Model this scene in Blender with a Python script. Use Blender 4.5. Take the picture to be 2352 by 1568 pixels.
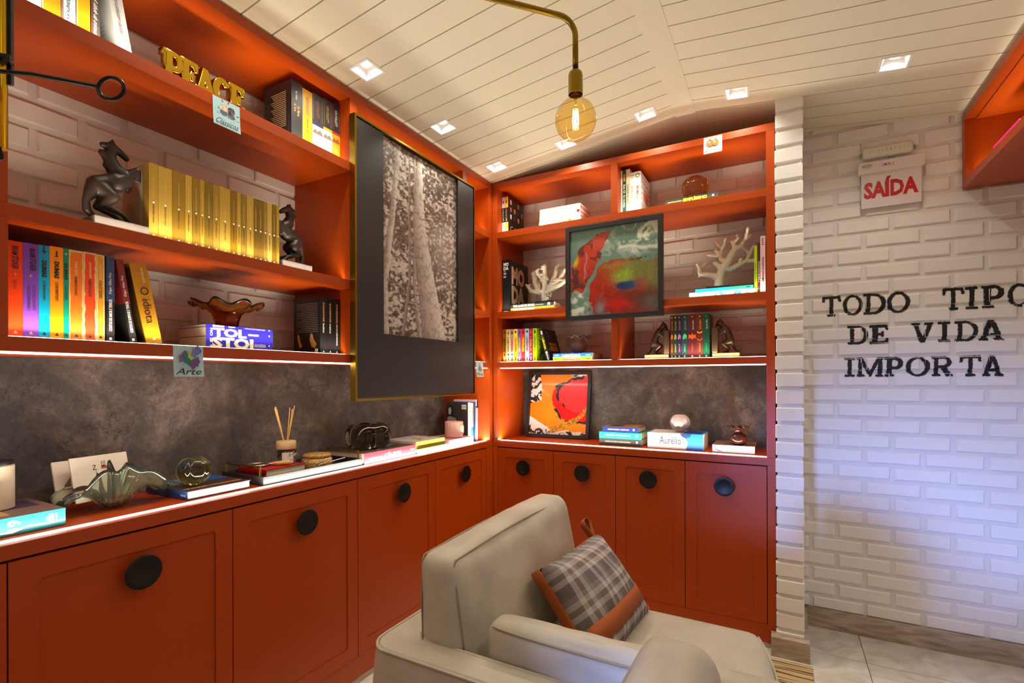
import bpy, bmesh, math, random
import numpy as np
from mathutils import Vector, Matrix

random.seed(7)
for _o in list(bpy.data.objects):
    bpy.data.objects.remove(_o, do_unlink=True)
SC = bpy.context.scene
COL = SC.collection
R = math.radians

# ------------------------------------------------------------------ camera
cam_d = bpy.data.cameras.new('camera')
cam = bpy.data.objects.new('camera', cam_d)
COL.objects.link(cam)
cam_d.sensor_fit = 'HORIZONTAL'
cam_d.sensor_width = 36.0
cam_d.lens = 36.0 * 1141.9 / 2352.0
cam_d.shift_y = 86.0 / 2352.0
cam_d.clip_start = 0.02
cam.matrix_world = Matrix.Translation((0, 0, 1.28)) @ (Matrix.Rotation(R(28.42), 4, 'Z') @ Matrix.Rotation(R(90), 4, 'X') @ Matrix.Rotation(R(-0.19), 4, 'Z'))
SC.camera = cam

# ------------------------------------------------------------------ view, world
SC.view_settings.view_transform = 'Standard'
SC.view_settings.look = 'None'
SC.view_settings.gamma = 1.0
SC.view_settings.use_curve_mapping = False
SC.view_settings.exposure = -0.2
SC.cycles.max_bounces = 10
SC.cycles.diffuse_bounces = 5
SC.cycles.glossy_bounces = 4
SC.cycles.transmission_bounces = 10
SC.cycles.transparent_max_bounces = 12
SC.cycles.caustics_reflective = False
SC.cycles.caustics_refractive = False
SC.cycles.sample_clamp_indirect = 4.0
W = bpy.data.worlds.new('world')
SC.world = W
W.use_nodes = True
W.node_tree.nodes['Background'].inputs[0].default_value = (0.55, 0.66, 0.9, 1)
W.node_tree.nodes['Background'].inputs[1].default_value = 0.6

# light levels, watts
P_COUNTER, P_UNDER, P_SHELF, P_DOWN, P_BULB, P_BLUE = 16.0, 4.2, 2.4, 2.8, 1.2, 5.5
WARM = (1.0, 0.89, 0.66)
WARMW = (1.0, 0.965, 0.83)

def area_light(name, loc, rot, sx, sy, watts, color, spread=180, shape='RECTANGLE'):
    d = bpy.data.lights.new(name, 'AREA')
    d.shape = shape; d.size = sx
    if shape in ('RECTANGLE', 'ELLIPSE'):
        d.size_y = sy
    d.energy = watts; d.color = color; d.spread = R(spread)
    o = bpy.data.objects.new(name, d); COL.objects.link(o)
    o.location = loc; o.rotation_euler = rot
    return o

# unseen blue source added behind the camera, narrow beam onto the far wall
_dl = area_light('unseen_blue_beam', (-0.62, -1.66, 0.95), (0, 0, 0), 0.3, 0.3, P_BLUE, (0.2, 0.36, 1.0), 25)
_dl.rotation_euler = (Vector((0.62, 3.0, 0.52)) - Vector((-0.62, -1.66, 0.95))).to_track_quat('-Z', 'Y').to_euler()

# ------------------------------------------------------------------ colours and materials
def S(r, g, b):
    f = lambda c: (c / 255 / 12.92) if c / 255 <= 0.04045 else ((c / 255 + 0.055) / 1.055) ** 2.4
    return (f(r), f(g), f(b), 1.0)

_MC = {}
def M(rgb, rough=0.5, metal=0.0, var=0.0, vscale=40.0, bump=0.0, bscale=200.0, coat=0.0, spec=0.5, emit=0.0, name=None):
    key = (tuple(rgb), rough, metal, var, vscale, bump, bscale, coat, spec, emit)
    if key in _MC:
        return _MC[key]
    m = bpy.data.materials.new(name or 'paint_%d_%d_%d' % tuple(int(c) for c in rgb[:3]))
    m.use_nodes = True
    nt = m.node_tree; b = nt.nodes['Principled BSDF']
    c = S(*rgb)
    b.inputs['Base Color'].default_value = c
    b.inputs['Roughness'].default_value = rough
    b.inputs['Metallic'].default_value = metal
    b.inputs['Specular IOR Level'].default_value = spec
    if coat:
        b.inputs['Coat Weight'].default_value = coat
        b.inputs['Coat Roughness'].default_value = 0.1
    if emit:
        b.inputs['Emission Color'].default_value = c
        b.inputs['Emission Strength'].default_value = emit
    if var or bump:
        tc = nt.nodes.new('ShaderNodeTexCoord')
        n = nt.nodes.new('ShaderNodeTexNoise')
        n.inputs['Scale'].default_value = vscale if var else bscale
        n.inputs['Detail'].default_value = 4
        nt.links.new(tc.outputs['Object'], n.inputs['Vector'])
        if var:
            mx = nt.nodes.new('ShaderNodeMix'); mx.data_type = 'RGBA'
            mx.inputs['A'].default_value = tuple(x * (1 - var) for x in c[:3]) + (1,)
            mx.inputs['B'].default_value = tuple(min(1, x * (1 + var)) for x in c[:3]) + (1,)
            nt.links.new(n.outputs['Fac'], mx.inputs['Factor'])
            nt.links.new(mx.outputs['Result'], b.inputs['Base Color'])
        if bump:
            n2 = n
            if var:
                n2 = nt.nodes.new('ShaderNodeTexNoise')
                n2.inputs['Scale'].default_value = bscale
                n2.inputs['Detail'].default_value = 4
                nt.links.new(tc.outputs['Object'], n2.inputs['Vector'])
            bp = nt.nodes.new('ShaderNodeBump')
            bp.inputs['Strength'].default_value = bump
            bp.inputs['Distance'].default_value = 0.002
            nt.links.new(n2.outputs['Fac'], bp.inputs['Height'])
            nt.links.new(bp.outputs['Normal'], b.inputs['Normal'])
    _MC[key] = m
    return m

def glass_mat(name, rgb, rough=0.02, ior=1.45, core=None, tw=1.0):
    m = bpy.data.materials.new(name); m.use_nodes = True
    nt = m.node_tree; b = nt.nodes['Principled BSDF']
    b.inputs['Base Color'].default_value = S(*rgb)
    b.inputs['Roughness'].default_value = rough
    b.inputs['IOR'].default_value = ior
    b.inputs['Transmission Weight'].default_value = tw
    if core:
        tc = nt.nodes.new('ShaderNodeTexCoord'); n = nt.nodes.new('ShaderNodeTexNoise')
        n.inputs['Scale'].default_value = core[1]; n.inputs['Detail'].default_value = 3
        nt.links.new(tc.outputs['Object'], n.inputs['Vector'])
        mx = nt.nodes.new('ShaderNodeMix'); mx.data_type = 'RGBA'
        mx.inputs['A'].default_value = S(*rgb); mx.inputs['B'].default_value = S(*core[0])
        nt.links.new(n.outputs['Fac'], mx.inputs['Factor'])
        nt.links.new(mx.outputs['Result'], b.inputs['Base Color'])
    return m

def thin_glass(name, rgb, refl=0.12):
    m = bpy.data.materials.new(name); m.use_nodes = True
    nt = m.node_tree; nt.nodes.clear()
    o = nt.nodes.new('ShaderNodeOutputMaterial'); mix = nt.nodes.new('ShaderNodeMixShader')
    t = nt.nodes.new('ShaderNodeBsdfTransparent'); g = nt.nodes.new('ShaderNodeBsdfGlossy')
    lw = nt.nodes.new('ShaderNodeLayerWeight'); lw.inputs['Blend'].default_value = refl
    t.inputs[0].default_value = S(*rgb); g.inputs['Roughness'].default_value = 0.03
    nt.links.new(lw.outputs['Facing'], mix.inputs[0]); nt.links.new(t.outputs[0], mix.inputs[1])
    nt.links.new(g.outputs[0], mix.inputs[2]); nt.links.new(mix.outputs[0], o.inputs[0])
    return m

def emit_mat(name, rgb, strength):
    m = bpy.data.materials.new(name); m.use_nodes = True
    nt = m.node_tree; nt.nodes.clear()
    o = nt.nodes.new('ShaderNodeOutputMaterial'); e = nt.nodes.new('ShaderNodeEmission')
    e.inputs[0].default_value = tuple(rgb) + (1,); e.inputs[1].default_value = strength
    nt.links.new(e.outputs[0], o.inputs[0])
    return m

def vcol_mat(name, rough=0.45, coat=0.0):
    m = bpy.data.materials.new(name); m.use_nodes = True
    nt = m.node_tree; b = nt.nodes['Principled BSDF']
    a = nt.nodes.new('ShaderNodeVertexColor'); a.layer_name = 'Col'
    nt.links.new(a.outputs['Color'], b.inputs['Base Color'])
    b.inputs['Roughness'].default_value = rough
    b.inputs['Coat Weight'].default_value = coat
    b.inputs['Coat Roughness'].default_value = 0.08
    return m

ORANGE = M((172, 65, 6), 0.34, var=0.03, vscale=6, bump=0.03, bscale=900, spec=0.45, name='orange_lacquer')
WHITE_PAINT = M((238, 234, 229), 0.62, var=0.05, vscale=9, bump=0.35, bscale=160, name='white_brick_paint')
MORTAR = M((232, 228, 224), 0.75, var=0.06, vscale=20, bump=0.8, bscale=260, name='white_mortar_paint')
PLANK = M((232, 226, 200), 0.5, var=0.02, vscale=4, name='cream_ceiling_paint')
BLACK = M((18, 18, 19), 0.45, name='black_satin')
BLACKM = M((14, 14, 16), 0.32, metal=0.3, name='black_metal')
BRASS = M((156, 128, 48), 0.3, metal=1.0, var=0.08, vscale=30, name='aged_brass')
GOLDP = M((222, 180, 54), 0.1, metal=1.0, name='polished_gold')
PAGES = M((222, 208, 178), 0.8, var=0.08, vscale=300, name='paper_pages')
PAGESW = M((236, 232, 224), 0.8, var=0.05, vscale=300, name='white_pages')
LED = emit_mat('led_diffuser', (1.0, 0.93, 0.84), 9.0)
LEDS = emit_mat('led_shelf_diffuser', (1.0, 0.9, 0.7), 8.0)
INK = M((12, 12, 14), 0.5, name='black_ink')
WHITE = M((240, 238, 234), 0.5, name='white_print')
CREAM = M((225, 205, 160), 0.5, name='cream_print')
GOLDI = M((205, 160, 70), 0.4, name='gold_print')
# ------------------------------------------------------------------ mesh helpers
class MB:
    def __init__(s):
        s.v = []; s.f = []; s.m = []; s.mi = 0
    def add(s, vs, fs):
        n = len(s.v); s.v += [tuple(p) for p in vs]
        for f in fs:
            s.f.append(tuple(i + n for i in f)); s.m.append(s.mi)
        return s
    def box(s, x0, x1, y0, y1, z0, z1):
        vs = [(x, y, z) for z in (z0, z1) for y in (y0, y1) for x in (x0, x1)]
        return s.add(vs, [(0, 2, 3, 1), (4, 5, 7, 6), (0, 1, 5, 4), (2, 6, 7, 3), (0, 4, 6, 2), (1, 3, 7, 5)])
    def prism(s, poly, a0, a1, axis='z'):
        n = len(poly)
        def P(p, a):
            return {'z': (p[0], p[1], a), 'y': (p[0], a, p[1]), 'x': (a, p[0], p[1])}[axis]
        vs = [P(p, a0) for p in poly] + [P(p, a1) for p in poly]
        fs = [tuple(range(n))[::-1], tuple(range(n, 2 * n))] + [(i, (i + 1) % n, n + (i + 1) % n, n + i) for i in range(n)]
        return s.add(vs, fs)
    def quad(s, a, b, c, d):
        return s.add([a, b, c, d], [(0, 1, 2, 3)])
    def tube(s, path, r, n=10, closed=False, cap=True):
        path = [Vector(p) for p in path]; k = len(path)
        rs = r if isinstance(r, (list, tuple)) else [r] * k
        up = Vector((0.13, 0.21, 1)).normalized(); vs = []; fs = []; px = None
        for i, p in enumerate(path):
            if closed:
                t = path[(i + 1) % k] - path[i - 1]
            else:
                t = path[min(i + 1, k - 1)] - path[max(i - 1, 0)]
            t.normalize()
            if px is None:
                x = t.cross(up)
                if x.length < 0.05: x = t.cross(Vector((1, 0, 0)))
            else:
                x = px - t * px.dot(t)
            x.normalize(); y = t.cross(x); px = x
            for j in range(n):
                a = 2 * math.pi * j / n
                vs.append(p + (x * math.cos(a) + y * math.sin(a)) * rs[i])
        for i in range(k if closed else k - 1):
            i2 = (i + 1) % k
            for j in range(n):
                j2 = (j + 1) % n
                fs.append((i * n + j, i * n + j2, i2 * n + j2, i2 * n + j))
        if not closed and cap:
            fs += [tuple(range(n))[::-1], tuple((k - 1) * n + j for j in range(n))]
        return s.add(vs, fs)
    def lathe(s, prof, n=24, c=(0, 0, 0), fn=None, close=True):
        vs = []; fs = []; k = len(prof)
        for i, (r, z) in enumerate(prof):
            for j in range(n):
                a = 2 * math.pi * j / n
                rr, zz = (r, z) if fn is None else fn(r, z, a, i / (k - 1))
                vs.append((c[0] + rr * math.cos(a), c[1] + rr * math.sin(a), c[2] + zz))
        for i in range(k - 1):
            for j in range(n):
                j2 = (j + 1) % n
                fs.append((i * n + j, i * n + j2, (i + 1) * n + j2, (i + 1) * n + j))
        if close:
            fs += [tuple(range(n))[::-1], tuple((k - 1) * n + j for j in range(n))]
        return s.add(vs, fs)
    def xf(s, mat, start=0):
        for i in range(start, len(s.v)):
            s.v[i] = tuple(mat @ Vector(s.v[i]))
        return s
    def mesh(s, name, mats, smooth=False, fix=True):
        me = bpy.data.meshes.new(name)
        me.from_pydata(s.v, [], s.f)
        mats = mats if isinstance(mats, (list, tuple)) else [mats]
        for m in mats: me.materials.append(m)
        if len(mats) > 1:
            me.polygons.foreach_set('material_index', s.m)
        if fix:
            bm = bmesh.new(); bm.from_mesh(me)
            bmesh.ops.recalc_face_normals(bm, faces=bm.faces); bm.to_mesh(me); bm.free()
        if smooth:
            me.polygons.foreach_set('use_smooth', [True] * len(me.polygons))
            if smooth != 'all':
                me.set_sharp_from_angle(angle=R(38))
        me.update()
        return me
    def build(s, name, mats, parent=None, smooth=False, bevel=0.0, seg=2, fix=True):
        return put(name, s.mesh(name, mats, smooth, fix), parent, bevel, seg)

def put(name, me, parent=None, bevel=0.0, seg=2):
    o = bpy.data.objects.new(name, me); COL.objects.link(o)
    if parent is not None: o.parent = parent
    if bevel:
        b = o.modifiers.new('bevel', 'BEVEL'); b.width = bevel; b.segments = seg
        b.limit_method = 'ANGLE'; b.angle_limit = R(40)
        b.harden_normals = False
    return o

def tag(o, label=None, cat=None, group=None, kind=None):
    if label: o['label'] = label
    if cat: o['category'] = cat
    if group: o['group'] = group
    if kind: o['kind'] = kind
    return o

def thing(name, label, cat, loc=(0, 0, 0), rotz=0.0, group=None, rot=None):
    o = bpy.data.objects.new(name, None); COL.objects.link(o)
    o.empty_display_size = 0.05
    o.location = loc
    o.rotation_euler = rot if rot else (0, 0, rotz)
    return tag(o, label, cat, group)

def box(name, x0, x1, y0, y1, z0, z1, mat, parent=None, bevel=0.0):
    return MB().box(x0, x1, y0, y1, z0, z1).build(name, mat, parent, bevel=bevel)

# ---- lettering: queued, turned into flat meshes in one pass at the end
TEXTQ = []
AX = {'F': (Vector((1, 0, 0)), Vector((0, 0, 1))), 'R': (Vector((0, 1, 0)), Vector((0, 0, 1))),
      'L': (Vector((0, -1, 0)), Vector((0, 0, 1))), 'T': (Vector((1, 0, 0)), Vector((0, 1, 0)))}
def txt(parent, s, face, p, length, height, mat, orient='h', bold=0.0, name='lettering', slant=0.0):
    r, u = AX[face]
    tx, ty = {'h': (r, u), 'down': (-u, r), 'up': (u, -r)}[orient]
    TEXTQ.append((parent, s, Vector(p), tx * length, ty * height, mat, bold, name, slant))

def flush_text():
    tmp = {}
    for q in TEXTQ:
        k = (q[1], q[6])
        if k in tmp: continue
        cu = bpy.data.curves.new('t', 'FONT'); cu.body = q[1]; cu.resolution_u = 2
        cu.offset = q[6]; cu.fill_mode = 'FRONT'
        ob = bpy.data.objects.new('t', cu); COL.objects.link(ob); tmp[k] = ob
    bpy.context.view_layer.update()
    dg = bpy.context.evaluated_depsgraph_get()
    flat = {}
    for k, ob in tmp.items():
        me = bpy.data.meshes.new_from_object(ob.evaluated_get(dg))
        v = np.array([x.co[:2] for x in me.vertices]) if len(me.vertices) else np.zeros((0, 2))
        if len(v):
            lo, hi = v.min(0), v.max(0)
            v = (v - (lo + hi) / 2) / np.maximum(hi - lo, 1e-6)
        flat[k] = (v, [tuple(p.vertices) for p in me.polygons])
        bpy.data.meshes.remove(me)
    for ob in tmp.values():
        cu = ob.data; bpy.data.objects.remove(ob); bpy.data.curves.remove(cu)
    for parent, s, p, X, Y, mat, bold, name, slant in TEXTQ:
        v, f = flat[(s, bold)]
        if not len(v): continue
        me = bpy.data.meshes.new(name)
        me.from_pydata([tuple(p + X * (a + slant * b) + Y * b) for a, b in v], [], f)
        me.materials.append(mat); me.update()
        put(name, me, parent)

# ---- noise for printed pictures
def vnoise(x, y, seed):
    xi = np.floor(x).astype(np.int64); yi = np.floor(y).astype(np.int64)
    xf = x - xi; yf = y - yi
    xf = xf * xf * (3 - 2 * xf); yf = yf * yf * (3 - 2 * yf)
    def h(a, b):
        n = (a * 374761393 + b * 668265263 + seed * 1442695041) & 0xFFFFFFFF
        n = ((n ^ (n >> 13)) * 1274126177) & 0xFFFFFFFF
        return ((n ^ (n >> 16)) & 0xFFFF) / 65535.0
    return (h(xi, yi) * (1 - xf) + h(xi + 1, yi) * xf) * (1 - yf) + (h(xi, yi + 1) * (1 - xf) + h(xi + 1, yi + 1) * xf) * yf

def fbm(x, y, seed, o=4):
    t = 0; a = 0.5
    for i in range(o):
        t = t + a * vnoise(x, y, seed + i); x = x * 2.03; y = y * 2.03; a *= 0.5
    return t / (1 - 0.5 ** o)

def inpoly(u, v, poly):
    c = np.zeros(u.shape, bool); n = len(poly)
    for i in range(n):
        x1, y1 = poly[i]; x2, y2 = poly[i - 1]
        hit = ((y1 > v) != (y2 > v)) & (u < (x2 - x1) * (v - y1) / ((y2 - y1) + 1e-12) + x1)
        c ^= hit
    return c

def lin(rgb):
    return np.array(S(*rgb)[:3])

def picture(name, w, h, nx, ny, fn, parent, mat, org=(0, 0, 0)):
    """flat printed sheet in local x-z facing -y; fn(u, v) gives linear rgb per cell corner"""
    uu, vv = np.meshgrid((np.arange(nx + 1)) / nx, (np.arange(ny + 1)) / ny)
    col = fn(uu, vv)
    vs = np.stack([org[0] + uu * w, np.full_like(uu, org[1]), org[2] + vv * h], -1).reshape(-1, 3)
    idx = np.arange((nx + 1) * (ny + 1)).reshape(ny + 1, nx + 1)
    fs = np.stack([idx[:-1, :-1], idx[:-1, 1:], idx[1:, 1:], idx[1:, :-1]], -1).reshape(-1, 4)
    me = bpy.data.meshes.new(name)
    me.from_pydata(vs.tolist(), [], fs.tolist())
    ca = me.color_attributes.new('Col', 'FLOAT_COLOR', 'POINT')
    c4 = np.ones((vs.shape[0], 4), np.float32); c4[:, :3] = col.reshape(-1, 3)
    ca.data.foreach_set('color', c4.ravel())
    me.materials.append(mat); me.update()
    return put(name, me, parent)

def rounded(half, r, n=(14, 14, 14), puff=(0, 0, 0), crown=0.0, wob=0.0, seed=1):
    """closed cushion: cube grid pulled to a rounded box, bulged along each axis"""
    hx, hy, hz = half; vs = {}; V = []; F = []
    def vid(p):
        k = tuple(round(c, 5) for c in p)
        if k not in vs:
            vs[k] = len(V); V.append(k)
        return vs[k]
    def face(ax, sg):
        a, b = [i for i in range(3) if i != ax]; na, nb = n[a], n[b]
        for i in range(na):
            for j in range(nb):
                q = []
                for di, dj in ((0, 0), (1, 0), (1, 1), (0, 1)):
                    p = [0, 0, 0]; p[ax] = sg; p[a] = -1 + 2 * (i + di) / na; p[b] = -1 + 2 * (j + dj) / nb
                    q.append(vid(p))
                F.append(tuple(q))
    for ax in range(3):
        face(ax, -1); face(ax, 1)
    out = []; rng = random.Random(seed); ph = [rng.random() * 6 for _ in range(6)]
    for p in V:
        q = Vector((p[0] * hx, p[1] * hy, p[2] * hz))
        inn = Vector((max(-(hx - r), min(hx - r, q.x)), max(-(hy - r), min(hy - r, q.y)), max(-(hz - r), min(hz - r, q.z))))
        d = q - inn
        o = inn + d.normalized() * r
        bx = (1 - p[1] ** 2) * (1 - p[2] ** 2); by = (1 - p[0] ** 2) * (1 - p[2] ** 2); bz = (1 - p[0] ** 2) * (1 - p[1] ** 2)
        o.x += puff[0] * bx * p[0]; o.y += puff[1] * by * p[1]; o.z += puff[2] * bz * p[2]
        if crown: o.z += crown * (1 - p[1] ** 2) * max(0, p[2])
        if wob:
            o.x += wob * math.sin(9 * p[1] + ph[0]) * math.cos(7 * p[2] + ph[1]) * bx
            o.y += wob * math.sin(9 * p[0] + ph[2]) * math.cos(8 * p[2] + ph[3]) * by
            o.z += wob * math.sin(8 * p[0] + ph[4]) * math.cos(9 * p[1] + ph[5]) * bz
        out.append(tuple(o))
    b = MB(); b.add(out, F)
    return b

def blob(name, pts, edges, mat, parent, voxel=0.0026, smooth=4):
    """one continuous surface grown on a jointed skeleton: pts = (x, y, z, radius)"""
    b = MB()
    for x, y, z, r in [q[:4] for q in pts]:
        k = 8
        b.lathe([(max(.0002, r * math.sin(math.pi * i / k)), -r * math.cos(math.pi * i / k)) for i in range(k + 1)], 12, (x, y, z))
    for i, j in edges:
        a, c = pts[i], pts[j]
        if (Vector(a[:3]) - Vector(c[:3])).length > 1e-4:
            b.tube([a[:3], c[:3]], [a[3], c[3]], 12)
    o = b.build(name, mat, parent)
    m = o.modifiers.new('union', 'REMESH'); m.mode = 'VOXEL'; m.voxel_size = voxel; m.use_smooth_shade = True
    if smooth:
        q = o.modifiers.new('relax', 'SMOOTH'); q.factor = 0.5; q.iterations = smooth
    return o
# ------------------------------------------------------------------ procedural surfaces of the room
def stone_mat():
    m = bpy.data.materials.new('grey_oxide_stone'); m.use_nodes = True
    nt = m.node_tree; b = nt.nodes['Principled BSDF']; L = nt.links.new
    tc = nt.nodes.new('ShaderNodeTexCoord')
    def noise(sc, det, dist=0.0, rough=0.6):
        n = nt.nodes.new('ShaderNodeTexNoise'); n.inputs['Scale'].default_value = sc
        n.inputs['Detail'].default_value = det; n.inputs['Distortion'].default_value = dist
        n.inputs['Roughness'].default_value = rough; L(tc.outputs['Object'], n.inputs['Vector']); return n
    def ramp(n, stops):
        r = nt.nodes.new('ShaderNodeValToRGB'); L(n.outputs['Fac'], r.inputs[0])
        while len(r.color_ramp.elements) < len(stops): r.color_ramp.elements.new(0.5)
        for e, (p, c) in zip(r.color_ramp.elements, stops):
            e.position = p; e.color = S(*c)
        return r
    def mix(f, a, bb, mode='MIX', fac=None):
        x = nt.nodes.new('ShaderNodeMix'); x.data_type = 'RGBA'; x.blend_type = mode
        if fac is None: L(f, x.inputs['Factor'])
        else: x.inputs['Factor'].default_value = fac
        L(a, x.inputs['A']); L(bb, x.inputs['B']); return x.outputs['Result']
    big = ramp(noise(2.6, 8, 0.6), [(0.34, (96, 94, 97)), (0.47, (134, 129, 124)), (0.62, (180, 173, 165))])
    fine = ramp(noise(75, 15, 0.25, 0.9), [(0.36, (62, 60, 58)), (0.5, (130, 127, 124)), (0.66, (206, 200, 194))])
    mid = ramp(noise(8.5, 12, 0.5, 0.72), [(0.3, (66, 64, 66)), (0.5, (126, 124, 122)), (0.68, (196, 188, 178))])
    c = mix(None, big.outputs[0], mid.outputs[0], 'OVERLAY', 0.8)
    c = mix(None, c, fine.outputs[0], 'OVERLAY', 0.7)
    rm = nt.nodes.new('ShaderNodeValToRGB'); L(noise(3.4, 6, 1.2).outputs['Fac'], rm.inputs[0])
    rm.color_ramp.elements[0].position = 0.56; rm.color_ramp.elements[0].color = (0, 0, 0, 1)
    rm.color_ramp.elements[1].position = 0.7; rm.color_ramp.elements[1].color = (0.75, 0.75, 0.75, 1)
    rust = ramp(noise(24, 6), [(0.3, (58, 40, 22)), (0.7, (112, 82, 46))])
    c = mix(rm.outputs[0], c, rust.outputs[0])
    vo = nt.nodes.new('ShaderNodeTexVoronoi'); vo.feature = 'DISTANCE_TO_EDGE'; vo.inputs['Scale'].default_value = 5.0
    wn = noise(7, 6, 0.5)
    va = nt.nodes.new('ShaderNodeMix'); va.data_type = 'RGBA'; va.inputs['Factor'].default_value = 0.28
    L(tc.outputs['Object'], va.inputs['A']); L(wn.outputs['Color'], va.inputs['B']); L(va.outputs['Result'], vo.inputs['Vector'])
    cr = nt.nodes.new('ShaderNodeValToRGB'); L(vo.outputs['Distance'], cr.inputs[0])
    cr.color_ramp.elements[0].position = 0.0; cr.color_ramp.elements[0].color = (0.9, 0.9, 0.9, 1)
    cr.color_ramp.elements[1].position = 0.012; cr.color_ramp.elements[1].color = (0, 0, 0, 1)
    gate = nt.nodes.new('ShaderNodeMath'); gate.operation = 'MULTIPLY'
    gr = nt.nodes.new('ShaderNodeValToRGB'); L(noise(2.1, 3).outputs['Fac'], gr.inputs[0])
    gr.color_ramp.elements[0].position = 0.47; gr.color_ramp.elements[1].position = 0.56
    L(cr.outputs[0], gate.inputs[0]); L(gr.outputs[0], gate.inputs[1])
    dk = nt.nodes.new('ShaderNodeRGB'); dk.outputs[0].default_value = S(44, 38, 34)
    c = mix(gate.outputs[0], c, dk.outputs[0])
    L(c, b.inputs['Base Color']); b.inputs['Roughness'].default_value = 0.6
    bp = nt.nodes.new('ShaderNodeBump'); bp.inputs['Strength'].default_value = 0.25; bp.inputs['Distance'].default_value = 0.003
    L(fine.outputs[0], bp.inputs['Height']); L(bp.outputs[0], b.inputs['Normal'])
    return m

def marble_mat(name, a, c1, c2, rough=0.35, stretch=(1, 1, 1)):
    m = bpy.data.materials.new(name); m.use_nodes = True
    nt = m.node_tree; b = nt.nodes['Principled BSDF']; L = nt.links.new
    tc = nt.nodes.new('ShaderNodeTexCoord'); mp = nt.nodes.new('ShaderNodeMapping')
    mp.inputs['Scale'].default_value = stretch; L(tc.outputs['Object'], mp.inputs['Vector'])
    n = nt.nodes.new('ShaderNodeTexNoise'); n.inputs['Scale'].default_value = 5; n.inputs['Detail'].default_value = 9
    n.inputs['Distortion'].default_value = 1.6; L(mp.outputs[0], n.inputs['Vector'])
    r = nt.nodes.new('ShaderNodeValToRGB'); L(n.outputs['Fac'], r.inputs[0])
    r.color_ramp.elements[0].position = 0.3; r.color_ramp.elements[0].color = S(*c1)
    r.color_ramp.elements[1].position = 0.72; r.color_ramp.elements[1].color = S(*c2)
    e = r.color_ramp.elements.new(0.5); e.color = S(*a)
    L(r.outputs[0], b.inputs['Base Color']); b.inputs['Roughness'].default_value = rough
    return m

STONE = stone_mat()
FLOORM = marble_mat('cream_marble', (214, 205, 190), (186, 174, 156), (232, 226, 214), 0.25)
TRAV = marble_mat('travertine', (172, 154, 134), (140, 120, 100), (196, 180, 160), 0.4, (1, 1, 5))

def structure(o):
    o['kind'] = 'structure'
    return o

# floor with its tiles
floor = structure(box('floor', -2.1, 1.3, -2.0, 3.2, -0.12, -0.012, M((150, 142, 130), 0.8)))
tile_me = MB().box(0.0015, 0.5985, 0.0015, 0.5985, -0.012, 0.0).mesh('tile', FLOORM)
for i in range(-4, 2):
    for j in range(-3, 6):
        t = put('tile', tile_me, floor); t.location = (0.335 + 0.6 * i, -0.28 + 0.6 * j, 0)

# walls: a mortar-coloured core and every brick in front of it
BRK = []
def brick_mesh(length, h, seed):
    rng = random.Random(seed); c = 0.0045; d0, d1 = 0.0045, 0.0095
    j = lambda s: rng.uniform(-s, s)
    vs = []
    for y, ins in ((0.002, 0), (-d0, 0.0), (-d1, c)):
        for (x, z) in ((ins, ins), (length / 2, ins), (length - ins, ins), (length - ins, h - ins), (length / 2, h - ins), (ins, h - ins)):
            vs.append((x + j(0.0016), y + j(0.0007), z + j(0.0014)))
    fs = [(i + 6 * k, (i + 1) % 6 + 6 * k, (i + 1) % 6 + 6 * k + 6, i + 6 * k + 6) for k in range(2) for i in range(6)]
    fs += [(12, 13, 16, 17), (13, 14, 15, 16)]
    b = MB(); b.add(vs, fs)
    return b.mesh('brick', WHITE_PAINT, fix=False)

_bm = {}
def brick(parent, length, h, u, z, frame):
    key = (round(length, 3), round(h, 3), random.randrange(5))
    if key not in _bm: _bm[key] = brick_mesh(length, h, hash(key) & 0xffff)
    o = put('brick', _bm[key], parent)
    if frame[0] == 'L':
        o.location = (frame[1], u, z); o.rotation_euler = (0, 0, R(90))
    else:
        o.location = (u, frame[1], z)
    return o

def brick_field(parent, frame, u0, u1, z0, z1, top0, pitch, even, odd, up=0.229, gap=0.019, h=0.058):
    k = math.floor((z0 - top0) / pitch)
    while True:
        top = top0 + k * pitch
        if top - h > z1: break
        if top > z0 + 0.02:
            s = even if k % 2 == 0 else odd
            u = s + up * math.floor((u0 - s) / up)
            while u < u1:
                a, b = max(u, u0), min(u + up - gap, u1)
                if b - a > 0.02:
                    zb = max(top - h, z0); zt = min(top, z1)
                    if zt - zb > 0.012:
                        brick(parent, b - a, zt - zb, a, zb, frame)
                u += up
        k += 1

WL, WB = -1.923, 3.0155
wall_left = structure(box('wall_left', -2.05, WL, -2.0, 3.2, 0, 2.7, MORTAR))
wall_back = structure(box('wall_back', -1.93, 1.3, WB, 3.2, 0, 2.7, MORTAR))
brick_field(wall_left, ('L', WL), 0.44, 2.62, 1.392, 2.45, 2.087, 0.0765, 0.736, 0.622)
brick_field(wall_back, ('B', WB), -1.55, -0.045, 1.392, 2.47, 1.620, 0.0765, -0.192, -0.289)
brick_field(wall_back, ('B', WB), 0.092, 1.09, 0.098, 2.57, 0.152, 0.0765, 0.144, 0.2555)

wall_right = structure(box('wall_right', 1.095, 1.3, -2.0, 3.2, 0, 2.7, M((226, 220, 212), 0.7, bump=0.2, bscale=120)))
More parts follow.
